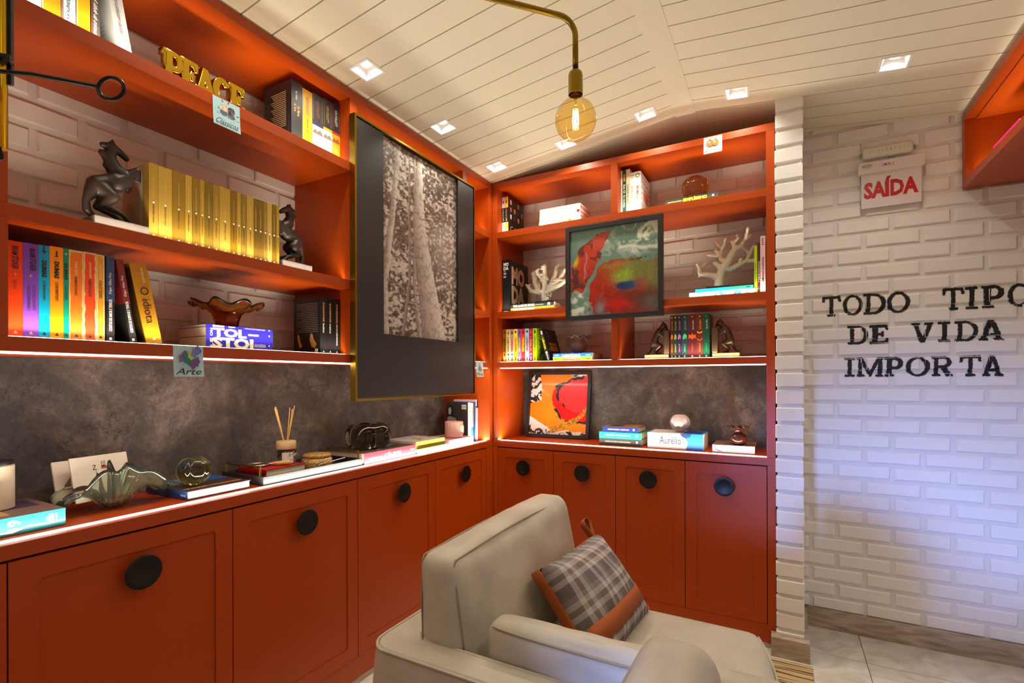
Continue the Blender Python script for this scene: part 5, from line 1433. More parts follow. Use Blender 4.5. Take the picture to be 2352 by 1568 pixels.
CATM = M((52, 32, 22), .35, metal=.25, var=.2, vscale=60, name='brown_bronze')
TAN = M((150, 118, 70), .5, var=.2, vscale=40, name='worn_gilt')
def cat(label, loc, rz):
    t = thing('cat_bookend', label, 'bookend', loc, rz, 'leaning cat bookends')
    b = MB(); b.prism([(0, 0), (.127, 0), (.127, .08), (0, .08)], 0, .0245); b.build('base_block', TAN, t, bevel=.004)
    b = MB(); b.prism([(.101, .004), (.1285, .004), (.1285, .078), (.101, .078)], .0248, .152); b.build('upright_block', M((74, 54, 36), .5, var=.15, vscale=40), t, bevel=.004)
    P_ = [(.056, .130, .016), (.071, .152, .016), (.082, .166, .0125), (.094, .180, .0155), (.108, .170, .007),   # 0 chest 1 shoulder 2 neck 3 head 4 muzzle
          (.050, .108, .0175), (.046, .086, .0195)]                                                              # 5 waist 6 hip
    Y = .040; pts = [(x, Y, z_, r, r) for x, z_, r in P_]; E_ = [(0, 1), (1, 2), (2, 3), (3, 4), (0, 5), (5, 6)]
    def add(x, y, z_, r, par):
        pts.append((x, y, z_, r, r)); E_.append((par, len(pts) - 1)); return len(pts) - 1
    tl = 6
    for x, z_, r in ((.034, .070, .0075), (.027, .052, .006), (.018, .036, .005), (.006, .032, .005)): tl = add(x, Y, z_, r, tl)
    for sd in (-1, 1):
        add(.092, Y + sd * .009, .199, .0035, 3)
        a = add(.086, Y + sd * .012, .128, .0075, 1); a = add(.100, Y + sd * .012, .151, .006, a); add(.112, Y + sd * .012, .158, .0065, a)
        a = add(.076, Y + sd * .014, .072, .0115, 6); a = add(.054, Y + sd * .015, .048, .007, a); a = add(.058, Y + sd * .015, .032, .0065, a); add(.072, Y + sd * .015, .029, .0065, a)
    blob('body', pts, E_, CATM, t, .0022, 4)
cat('bronze cat bookend leaning its paws on a block, left of the saga novels', (-.648, 2.698, ZC + .0005), 0)
cat('bronze cat bookend leaning from the right against the saga novels', (-.180, 2.778, ZC + .0005), R(180))

# ------------------------------------------------------------------ coral ornaments
CORAL = M((246, 238, 216), .75, var=.06, vscale=90, bump=1.0, bscale=420, name='ivory_coral')
def coral(label, loc, base_mat, segs, sc, seed, nub):
    t = thing('coral_ornament', label, 'coral', loc, 0, 'white coral branches')
    rng = random.Random(seed); pts = []; E_ = []; key = {}
    def node(p, r, d):
        k = p
        if k not in key:
            key[k] = len(pts); pts.append((p[0] * sc, d, p[1] * sc + .016, r * 1.1, r * 1.1))
        return key[k]
    for br_ in segs:
        d0 = rng.uniform(-.03, .03); prev = None; n = len(br_) - 1
        for i, (x, z_, r) in enumerate(br_):
            f = 0 if br_[0] not in segs[0] or True and i == 0 else 1
            d = pts[prev][1] + d0 * .5 if prev is not None else 0
            cur = node((x, z_), r, d if (x, z_) not in key else 0)
            if prev is not None and prev != cur:
                E_.append((prev, cur))
                if nub:
                    a, b_ = pts[prev], pts[cur]
                    for q in range(2):
                        fct = rng.random(); ang = rng.random() * 6.28; rr = max(a[3], b_[3]) * 1.5
                        pts.append((a[0] + (b_[0] - a[0]) * fct + rr * math.cos(ang), b_[1] + rr * math.sin(ang) * .8, a[2] + (b_[2] - a[2]) * fct + rr * .9, .0042, .0042)); E_.append((cur, len(pts) - 1))
            prev = cur
    for (i, j) in list(E_):
        A_, B_ = pts[i], pts[j]; ln = (Vector(A_[:3]) - Vector(B_[:3])).length
        for q in range(int(ln / .0016)):
            f = rng.random(); v_ = Vector((rng.gauss(0, 1), rng.gauss(0, 1), rng.gauss(0, 1))).normalized(); r_ = A_[3] + (B_[3] - A_[3]) * f
            c_ = Vector(A_[:3]).lerp(Vector(B_[:3]), f) + v_ * r_ * .93
            pts.append((c_.x, c_.y, c_.z, rng.uniform(.0022, .0036)))
    o = blob('branches', pts, E_, CORAL, t, .0017, 1)
    b = MB(); b.box(-.055, .055, -.045, .045, 0, .014); b.build('base', base_mat, t, bevel=.001)
    return t
r0, r1, r2, r3 = .017, .012, .0085, .006
C2 = [[(0, 0, .022), (10, 140, .02), (60, 320, .017), (150, 440, .016), (210, 560, .016), (270, 660, .012), (360, 700, r2), (430, 800, r2), (520, 880, r3)],
      [(10, 140, .02), (-90, 210, .015), (-220, 250, .012), (-320, 270, .010), (-340, 390, r2), (-380, 470, r3)], [(-340, 390, r2), (-300, 420, r3), (-230, 490, r3)], [(-320, 270, .010), (-345, 235, r3)],
      [(60, 320, .017), (-50, 430, r2), (-70, 450, r2)], [(150, 440, .016), (40, 480, r1), (20, 580, r2), (40, 700, r2), (-40, 820, r3), (-70, 880, r3)], [(40, 700, r2), (90, 770, r3), (110, 860, r3)], [(20, 580, r2), (-60, 690, r3)],
      [(20, 580, r2), (-120, 600, r3), (-170, 690, r3)], [(-120, 600, r3), (-210, 640, r3)],
      [(60, 320, .017), (180, 300, .013), (340, 380, .012), (450, 440, .010), (500, 560, .009), (450, 640, .009), (360, 700, r2)], [(450, 440, .010), (570, 420, r2), (620, 500, r3)], [(500, 560, .009), (560, 700, r3)], [(340, 380, .012), (360, 470, r3)],
      [(270, 660, .012), (240, 760, r2), (210, 800, r3)], [(240, 760, r2), (320, 840, r3), (300, 900, r3)], [(430, 800, r2), (460, 900, r3), (480, 980, r3)]]
C1 = [[(0, 0, .022), (-20, 110, .018), (10, 220, .014), (10, 400, .013), (20, 520, .010)],
      [(-20, 110, .018), (-120, 140, .013), (-260, 180, .011), (-330, 270, .009)], [(-120, 140, .013), (-150, 230, .014), (-200, 330, .014), (-220, 470, .011)], [(10, 220, .014), (-20, 320, .010), (-80, 390, .010), (-110, 460, .008)],
      [(-20, 110, .018), (70, 220, .014), (140, 370, .014), (150, 510, .010)], [(70, 220, .014), (220, 320, .012), (290, 460, .010)], [(-20, 110, .018), (80, 160, .013), (240, 240, .012), (320, 290, .010)], [(0, 0, .022), (90, 50, .007)], [(-120, 140, .013), (-120, 270, .008)]]
coral('knobbly ivory coral branch standing on the art books, half behind the teal painting', (-1.277, 2.80, ART_TOP + .003), M((30, 28, 28), .4), C1, .000409, 3, True)
coral('tall ivory coral branch on a dark block at the right of the far middle shelf', (-.285, 2.79, CAB_TOP + .004), M((44, 44, 52), .35), C2, .000291, 5, False)

# ------------------------------------------------------------------ glass
def lobed(n, amp, pw=1.0):
    return lambda r, z_, a, f: (r * (1 + amp * (abs(math.cos(n * a / 2)) ** pw - .6)), z_)
def sphere_prof(r, k=20, z0=0.0, top=.0):
    return [(max(.0006, r * math.sin(math.pi * i / k)), z0 + r - r * math.cos(math.pi * i / k)) for i in range(k + 1)]
def glass_ball(label, loc, r, mat, n, amp, stem=False, dimple=.12):
    t = thing('glass_sphere', label, 'glass ornament', loc)
    def fn(rr, z_, a, f):
        s = 1 + 1.5 * amp * (abs(math.cos(n * a / 2)) ** .7 - .6) * math.sin(math.pi * f) ** .6
        return rr * s, z_ - dimple * r * math.exp(-((f - 1) / .12) ** 2)
    MB().lathe(sphere_prof(r), 64, fn=fn).build('glass_body', mat, t, 'all')
    return t
OLIVE = glass_mat('olive_glass', (214, 212, 150), core=((170, 162, 90), 30), tw=1.0)
AMBER = glass_mat('amber_glass', (232, 168, 84), core=((196, 108, 36), 25), tw=.98)
PINKG = glass_mat('pale_pink_glass', (252, 240, 236), .12, core=((246, 216, 210), 14), tw=.55)
SMOKE = glass_mat('smoky_rose_glass', (240, 220, 210), tw=.85)
PLUM = glass_mat('plum_brown_glass', (186, 110, 96), core=((130, 60, 54), 40), tw=.9)
BLACKG = glass_mat('black_green_glass', (150, 146, 116), core=((80, 72, 50), 30))
GREEN = glass_mat('sea_green_glass', (222, 246, 232), core=((214, 208, 150), 9), tw=.98)
glass_ball('olive green ribbed glass sphere on the flat art book', (-1.722, .952, zw + .0272), .050, OLIVE, 12, .05)
glass_ball('amber glass pumpkin on the black book with yellow title', (-.398, 2.785, SIMP_TOP + .0005), .066, AMBER, 9, .10)
glass_ball('pale pink ribbed glass sphere on the thick dictionary', (-.487, 2.83, AUR_TOP + .0005), .051, PINKG, 10, .08)
# ruffled bowls and vases
def ruffle(label, loc, prof, mat, n, amp, z_amp, name='glass_vase', wall=.004, seg=96, fn=None, cat='vase', sx=1, sy=1, rz=0):
    t = thing(name, label, cat, loc, rz)
    def f_(r, z_, a, f):
        k = max(0, (f - .45) / .55) ** 2
        return r * (1 + amp * k * math.cos(n * a)), z_ + z_amp * k * math.cos(n * a + .6)
    o = MB().lathe(prof, seg, fn=fn or f_, close=False)
    o.v = [(x * sx, y * sy, z_) for x, y, z_ in o.v]
    ob = o.build('glass_body', mat, t, 'all', fix=False)
    so = ob.modifiers.new('wall', 'SOLIDIFY'); so.thickness = wall; so.offset = 0
    return t
ruffle('amber ruffled glass bowl on the blue lying novels', (-1.715, 1.062, TOL_TOP + .003), [(.001, .001), (.03, .001), (.034, .004), (.036, .02), (.044, .045), (.062, .062), (.086, .072), (.1, .078), (.108, .076)], AMBER, 8, .12, .012, 'glass_bowl', .006, cat='bowl')
ruffle('pale rose glass vase with fluted rim on the blue handbook', (-1.063, 2.80, NEG_TOP + .003), [(.001, .001), (.022, .001), (.036, .012), (.050, .034), (.052, .052), (.042, .070), (.030, .078), (.034, .088), (.052, .098), (.070, .100), (.076, .094)], SMOKE, 9, .07, .007, wall=.003)
ruffle('dark plum glass vase with a frilled rim on the white lying book', (-.193, 2.785, WHB_TOP + .003), [(.001, .001), (.022, .001), (.034, .012), (.0385, .030), (.034, .046), (.02, .056), (.016, .062), (.024, .076), (.038, .086), (.048, .087)], PLUM, 8, .10, .006, wall=.004)
def shell_fn(r, z_, a, f):
    k = max(0, (f - .2) / .8)
    e = abs(math.cos(a)) ** 1.5                       # a = 0 runs along the worktop
    rr = r * (1 + .78 * k * e) * (1 - .20 * min(1, k * 1.6 + .25) * (1 - abs(math.cos(5.5 * a)) ** .7))
    zz = z_ * (1 - k ** 1.6 * .8 * e * e) + .010 * k * math.cos(9 * a + .5)
    return rr, max(zz, .004)
ruffle('wide sea green glass bowl with drooping ruffled wings', (-1.742, .735, zw + .003), [(.001, .0), (.02, .0), (.026, .004), (.034, .024), (.046, .056), (.06, .088), (.074, .112), (.084, .124)], GREEN, 9, .1, .01, 'glass_bowl', .005, 220, shell_fn, 'bowl', rz=R90, sy=.8)
t = thing('glass_knot', 'black-green lobed glass ornament on the red-spined book', 'glass ornament', (-1.745, 1.772, GEN_TOP + .0585), R90)
b = MB(); path = []
def kfn(a, bb_):
    lob = 1 + .16 * (abs(math.cos(2.5 * a)) - .6)
    Rr, rr = .072 * lob, .048 * (1 + .12 * (abs(math.cos(2.5 * a)) - .6))
    return ((Rr + rr * math.cos(bb_)) * math.cos(a), (Rr + rr * math.cos(bb_)) * math.sin(a) * .8, rr * 1.18 * math.sin(bb_))
n1, n2 = 60, 20; vs = [kfn(2 * math.pi * i / n1, 2 * math.pi * j / n2) for i in range(n1) for j in range(n2)]
b.add(vs, [(i * n2 + j, ((i + 1) % n1) * n2 + j, ((i + 1) % n1) * n2 + (j + 1) % n2, i * n2 + (j + 1) % n2) for i in range(n1) for j in range(n2)])
b.build('glass_body', BLACKG, t, 'all')

# booklets standing in the green bowl
for lab, loc, rot, w, h, s in (('cream booklet with black letters standing in the green glass bowl', (-1.755, .650, .930), (R(-14), 0, R(100)), .155, .130, 1), ('ivory folded leaflet behind the booklet in the green glass bowl', (-1.800, .625, .930), (R(-16), 0, R(96)), .11, .120, 0)):
    t = thing('booklet', lab, 'booklet', loc, rot=(Matrix.Rotation(rot[2], 4, 'Z') @ Matrix.Rotation(rot[0], 4, 'X')).to_euler())
    MB().box(0, w, 0, .0014, 0, h).build('front_leaf', M((228, 220, 200), .7), t); MB().box(0, w, .004, .0054, 0, h - .002).build('back_leaf', M((214, 204, 180), .7), t)
    MB().box(.0, w, .0014, .004, 0, .003).build('fold', M((214, 204, 180), .7), t)
    if s:
        txt(t, 'Z', 'F', (.06, -.0006, .095), .010, .014, INK, 'h'); txt(t, 'E', 'F', (.085, -.0006, .103), .018, .010, INK, 'up'); mark(t, .078, .098, .088, .096, M((200, 80, 60), .6), at=-.0004)

# speaker-like canister at the left edge
t = thing('canister', 'beige textured canister with a black lid on the teal catalogue', 'canister', (-1.790, .488, zw + .0446))
cm = M((196, 178, 150), .6, var=.25, vscale=500, bump=.8, bscale=500, name='woven_beige')
MB().lathe([(.001, 0), (.040, 0), (.043, .003), (.043, .112), (.040, .115), (.001, .115)], 40).build('body', cm, t, True)
MB().lathe([(.001, .1152), (.041, .1152), (.042, .118), (.041, .124), (.001, .124)], 40).build('lid', BLACK, t, True)

# ------------------------------------------------------------------ tray and what lies in it
tr = thing('serving_tray', 'black leather tray with two square brass handles', 'tray', (-1.624, 1.136, zw), R90)
TW, TD = .478, .245; LEA = M((34, 34, 36), .5, bump=.6, bscale=500, name='black_leather')
box('tray_floor', .006, TW - .006, .006, TD - .006, 0, .005, LEA, tr)
for q in ((0, TW, 0, .006), (0, TW, TD - .006, TD), (0, .006, .006, TD - .006), (TW - .006, TW, .006, TD - .006)): box('tray_wall', q[0], q[1], q[2], q[3], 0, .030, LEA, tr, .001)
for x in (.0005, TW - .0075):
    b = MB(); b.tube([(x + .0035, .022, .024), (x + .0035, .022, .062), (x + .0035, TD - .022, .062), (x + .0035, TD - .022, .024)], .0045, 4); b.build('handle', BRASS, tr)
zt = zw + .0052
o = book('red clothbound book inside the black tray', (-1.860, 1.196, zt), 0, .034, .178, .165, (168, 20, 24), lie=True, hard=True)
txt(o, 'SHERLOCK HOLMES', 'F', (.082, TR, .017), .145, .012, INK, 'h', .04)
disc(o, .1652, .0, .0, INK) if False else None
b = MB(); b.prism([(.06, .002), (.085, .002), (.08, .008), (.065, .008)], .1652, .1662, 'x'); b.build('ribbon', M((210, 20, 24), .5), o)
t = thing('magnifying_glass', 'magnifying glass with bone handle lying on the red book', 'magnifier', (-1.80, 1.236, zt + .0345), R(45))
b = MB(); b.tube([(.036 * math.cos(2 * math.pi * i / 28), .036 * math.sin(2 * math.pi * i / 28), .006) for i in range(28)], .0045, 8, True); b.build('rim', M((190, 186, 170), .2, metal=.9), t, 'all')
MB().lathe([(.0005, .0035), (.02, .0042), (.0335, .006), (.02, .0085), (.0005, .0095)], 28).build('lens', glass_mat('lens_glass', (225, 236, 226)), t, 'all')
b = MB(); b.tube([(.04, 0, .0075), (.052, 0, .0075)], .0055, 10); b.build('ferrule', M((200, 196, 180), .2, metal=.9), t, True)
b = MB(); b.tube([(.052, 0, .0085), (.075, 0, .0085), (.1, 0, .009), (.118, 0, .0095)], [.0055, .0085, .0085, .0095], 14); b.build('handle', M((206, 176, 96), .35, var=.2, vscale=90), t, True)
t = thing('reed_diffuser', 'reed diffuser bottle with wooden cap in the black tray', 'diffuser', (-1.762, 1.334, zt + .0345))
MB().lathe([(.001, 0), (.034, 0), (.036, .004), (.036, .048), (.03, .056), (.018, .060), (.001, .060)], 32).build('bottle', glass_mat('diffuser_glass', (214, 220, 206)), t, True)
MB().lathe([(.001, .0595), (.036, .0595), (.037, .061), (.037, .089), (.036, .091), (.001, .091)], 32).build('cap', M((206, 172, 122), .6, var=.1, vscale=60), t, True)
lb = MB(); vs = []; 
for i in range(9):
    a = R(-62 + 70 * i / 8)
    for z_ in (.005, .047): vs.append((.0366 * math.cos(a), .0366 * math.sin(a), z_))
lb.add(vs, [(2 * i, 2 * i + 2, 2 * i + 3, 2 * i + 1) for i in range(8)]); lb.build('label_sticker', M((222, 214, 204), .6, var=.15, vscale=60), t, fix=False)
txt(t, 'Peônia', 'R', (.0372, .0, .018), .03, .007, M((150, 110, 120), .6), 'h', slant=.1); 
for k in range(6): disc(t, -.018 + k * .007, .036 + .004 * (k % 2), .005, M((130, 160, 120) if k % 2 else (206, 190, 190), .6), .0371, 7, 'R', name='leaf_print')
for i, (dx, dy) in enumerate(((.004, -.052), (-.004, -.049), (.006, -.046), (-.006, -.042), (.0, .018), (.008, .024), (-.004, .043))):
    b = MB(); b.tube([(dx * .2, dy * .12, .07), (dx, dy, .230 - .006 * (i % 3))], .0016, 6); b.build('reed', M((210, 164, 90), .6), t)
t = thing('candle_tin', 'round lidded tin with gold floral pattern in the black tray', 'tin', (-1.722, 1.452, zt))
def pat():
    m = bpy.data.materials.new('gold_floral_print'); m.use_nodes = True; nt = m.node_tree; b_ = nt.nodes['Principled BSDF']
    tc = nt.nodes.new('ShaderNodeTexCoord'); vo = nt.nodes.new('ShaderNodeTexVoronoi'); vo.inputs['Scale'].default_value = 150
    nt.links.new(tc.outputs['Object'], vo.inputs['Vector']); r_ = nt.nodes.new('ShaderNodeValToRGB'); nt.links.new(vo.outputs['Distance'], r_.inputs[0])
    r_.color_ramp.elements[0].position = .3; r_.color_ramp.elements[0].color = S(214, 200, 180); r_.color_ramp.elements[1].position = .42; r_.color_ramp.elements[1].color = S(176, 132, 40)
    nt.links.new(r_.outputs[0], b_.inputs['Base Color']); b_.inputs['Roughness'].default_value = .35; b_.inputs['Metallic'].default_value = .2
    return m
FLO = pat()
MB().lathe([(.001, 0), (.052, 0), (.060, .006), (.063, .022), (.060, .040), (.054, .046), (.001, .046)], 40).build('body', FLO, t, True)
MB().lathe([(.001, .0462), (.055, .0462), (.057, .049), (.057, .056), (.05, .061), (.001, .063)], 40).build('lid', FLO, t, True)
t = thing('candle_snuffer', 'small silver candle snuffer resting in the tray', 'snuffer', (-1.650, 1.385, zt))
SIL = M((206, 206, 208), .15, metal=1.0, name='silver')
MB().lathe([(.010, .0), (.0085, .012), (.004, .018), (.0006, .020)], 16).build('bell', SIL, t, True)
b = MB(); b.tube([(0, 0, .019), (-.01, .03, .026), (-.02, .17, .033)], .0018, 6); b.build('stem', SIL, t, True)
# candle on the pink book
t = thing('candle', 'pink jar candle with scalloped rim and framed label', 'candle', (-1.690, 2.405, CAN_TOP + .0005))
MB().lathe([(.001, 0), (.05, 0), (.053, .003), (.0535, .006), (.0535, .088), (.050, .091)], 40, close=False, fn=lambda r, z_, a, f: (r, z_ + (.002 * math.cos(24 * a) if z_ > .085 else 0))).build('jar', M((226, 178, 160), .3, coat=.3), t, 'all', fix=False)
MB().lathe([(.001, .075), (.0525, .075), (.0525, .078), (.001, .078)], 32).build('wax', M((240, 214, 196), .5), t)
mark(t, -.012, .022, .022, .068, M((214, 196, 168), .5), 'R', .0545, 'label_sticker'); mark(t, -.007, .017, .027, .063, INK, 'R', .0547, 'label_border'); mark(t, -.005, .015, .029, .061, M((222, 206, 180), .5), 'R', .0549, 'label_field')
# red and patterned books standing in the narrow bays of the left bookcase, beside the tree picture
z = ZA + .0002
o = book('red book with grey lettering in the narrow top bay, edge showing beside the tree picture', onL(2.392, z, .047), R90, .030, .16, .235, (214, 24, 14), lean=R(3))
for k in range(5): mark(o, .004, .026, .12 + k * .02, .134 + k * .02, M((200, 196, 196) if k % 2 else (60, 60, 66), .5), at=-.0006)
txt(o, 'CORES DO BRASIL', 'F', (.015, TR, .055), .09, .009, WHITE, 'down', .02)
o = book('black book with dense flower pattern beside the tree picture', onL(2.41, ZB_ + .0002, .047), R90, .062, .2, .255, (26, 24, 22))
rng = random.Random(12)
for k in range(150): disc(o, .004 + rng.random() * .054, .004 + rng.random() * .246, .002 + .004 * rng.random(), M(random.choice([(206, 170, 30), (60, 110, 60), (190, 60, 30), (214, 206, 180), (90, 140, 50), (120, 110, 20)]), .5), -.0004 - k * .000004, 6, name='flower_print')
o = book('red book with ribbed cream fore-edge leaning beside the tree picture', onL(2.438, ZC + .0002, .047), R90, .052, .17, .225, (216, 24, 20), lean=R(9))
mark(o, .021, .052, 0, .225, M((226, 196, 140), .6)); 
for k in range(7): mark(o, .021, .052, .03 + k * .027, .0312 + k * .027, M((150, 110, 60), .6), at=-.0006)
mark(o, .003, .018, .006, .036, WHITE, at=-.0006, name='barcode'); 
# ------------------------------------------------------------------ pendant lamp with amber globe bulb
t = thing('pendant_lamp', 'brass swan-neck ceiling lamp with a bare amber globe bulb', 'lamp', (-.532, 1.384, 2.045))
def rel(p): return (p[0] + .532, p[1] - 1.384, p[2] - 2.045)
path = [(-1.02, .875, 2.545), (-1.02, .875, 2.40), (-1.012, .884, 2.36), (-.985, .894, 2.3425), (-.9, .986, 2.342), (-.739, 1.160, 2.342), (-.62, 1.2887, 2.342)]
a0 = Vector((-.594, 1.3358, 2.342)); dr = Vector((.679, .734, 0)).normalized(); cr_ = .05
for i in range(9):
    a = R(90 * i / 8); path.append(tuple(Vector((-.566, 1.347, 2.292)) + Vector((0, 0, .05)) * math.cos(a) + dr * .05 * math.sin(a)))
path.append((-.532, 1.384, 2.205))
path = [rel(p) for p in path]
b = MB(); b.tube(path, .0085, 14); b.build('arm', BRASS, t, 'all')
MB().lathe([(.001, 2.545 + .028 - 2.045), (.05, .528), (.05, .512), (.03, .502), (.001, .500)], 32, (-.488, -.509, 0)).build('ceiling_rose', BRASS, t, True)
MB().lathe([(.006, .172), (.006, .148), (.012, .146), (.019, .139), (.0215, .130), (.0215, .074), (.0205, .074), (.0205, .128), (.005, .140)], 32, close=False).build('socket', BRASS, t, True)
MB().lathe([(.0060, .150), (.0085, .150), (.0085, .165), (.0060, .165)], 16, close=False).build('collar', BLACKM, t, True)
Rg = .061
prof = [(.0006, -Rg)] + [(Rg * math.sin(R(q)), -Rg * math.cos(R(q))) for q in range(8, 160, 8)] + [(.0195, .060), (.017, .068), (.0165, .085)]
MB().lathe(prof, 48, close=False).build('globe', thin_glass('amber_bulb_glass', (255, 236, 184), .10), t, 'all', fix=False)
FIL = emit_mat('filament', (1.0, .8, .45), 60.0)
for k in range(6):
    a = k * math.pi / 3; x, y = .007 * math.cos(a), .007 * math.sin(a)
    b = MB(); b.tube([(x, y, -.026), (x * 1.25, y * 1.25, .0), (x, y, .030)], .0011, 6); b.build('filament', FIL, t)
b = MB(); b.tube([(0, 0, .085), (0, 0, .045), (0, 0, .033)], [.005, .004, .0015], 10); b.build('glass_stem', thin_glass('stem_glass', (250, 240, 215), .3), t, 'all')
ld = bpy.data.lights.new('bulb_glow', 'POINT'); ld.energy = P_BULB; ld.color = (1.0, .72, .36); ld.shadow_soft_size = .012
lo_ = bpy.data.objects.new('bulb_glow', ld); COL.objects.link(lo_); lo_.location = (0, 0, .002); lo_.parent = t

# ------------------------------------------------------------------ brass pole fitting at the left edge of the view
t = thing('hanging_lamp', 'yellow brass tube fitting with a black ring-ended lever, cut by the left edge', 'lamp', (-1.036, .291, 1.63))
b = MB(); b.tube([(0, 0, 0), (0, 0, .9)], .0105, 18); b.build('tube', M((196, 160, 24), .25, metal=.9, name='yellow_brass'), t, True)
b = MB(); b.box(.006, .013, .007, .011, .10, .9); b.xf(Matrix.Rotation(R(28), 4, 'Z')); b.build('flat_bar', M((60, 62, 66), .4), t)
b = MB(); b.tube([(.0135 * math.cos(k * math.pi / 10), .0135 * math.sin(k * math.pi / 10), .132) for k in range(20)], .0042, 8, True); b.build('collar', BLACKM, t, 'all')
b = MB(); b.prism([(.01, -.006), (.023, .006), (.012, .012)], .126, .138); b.build('clip', BLACKM, t)
b = MB(); b.tube([(-.004, -.0115, .110), (.008, -.0085, .110), (.06, .020, .1045), (.128, .0705, .0935)], .0031, 10); b.build('lever', BLACKM, t, True)
c0 = Vector((.1475, .082, .0905)); dx = Vector((.879, .476, 0)); b = MB()
b.tube([c0 + dx * .0195 * math.cos(k * math.pi / 16) + Vector((0, 0, .0165)) * math.sin(k * math.pi / 16) for k in range(32)], .0028, 10, True); b.build('ring', BLACKM, t, 'all')
b = MB(); b.tube([(.002, 0, .0), (.004, .002, -.008), (.001, .004, -.014), (-.004, 0, -.015)], .0028, 8); b.build('hook', BLACKM, t, 'all')
box('ceiling_plate', -.03, .03, -.03, .03, .895, .915, BLACKM, t)

# ------------------------------------------------------------------ armchairs
def leather():
    m = bpy.data.materials.new('beige_leather'); m.use_nodes = True; nt = m.node_tree; b_ = nt.nodes['Principled BSDF']; L = nt.links.new
    tc = nt.nodes.new('ShaderNodeTexCoord'); n1_ = nt.nodes.new('ShaderNodeTexNoise'); n1_.inputs['Scale'].default_value = 7; n1_.inputs['Detail'].default_value = 5
    vo = nt.nodes.new('ShaderNodeTexVoronoi'); vo.inputs['Scale'].default_value = 420; n2_ = nt.nodes.new('ShaderNodeTexNoise'); n2_.inputs['Scale'].default_value = 28; n2_.inputs['Detail'].default_value = 5; n2_.inputs['Distortion'].default_value = .8
    for n in (n1_, vo, n2_): L(tc.outputs['Object'], n.inputs['Vector'])
    r_ = nt.nodes.new('ShaderNodeValToRGB'); r_.color_ramp.elements[0].position = .3; r_.color_ramp.elements[0].color = S(172, 163, 143); r_.color_ramp.elements[1].position = .7; r_.color_ramp.elements[1].color = S(196, 188, 168)
    L(n1_.outputs['Fac'], r_.inputs[0]); L(r_.outputs[0], b_.inputs['Base Color']); b_.inputs['Roughness'].default_value = .4
    ad = nt.nodes.new('ShaderNodeMath'); ad.operation = 'MULTIPLY_ADD'; L(n2_.outputs['Fac'], ad.inputs[0]); ad.inputs[1].default_value = 2.2; L(vo.outputs['Distance'], ad.inputs[2])
    bp_ = nt.nodes.new('ShaderNodeBump'); bp_.inputs['Strength'].default_value = .32; bp_.inputs['Distance'].default_value = .0016; L(ad.outputs[0], bp_.inputs['Height']); L(bp_.outputs[0], b_.inputs['Normal'])
    return m
LTH = leather(); SEAM = M((150, 136, 112), .5, name='leather_piping')
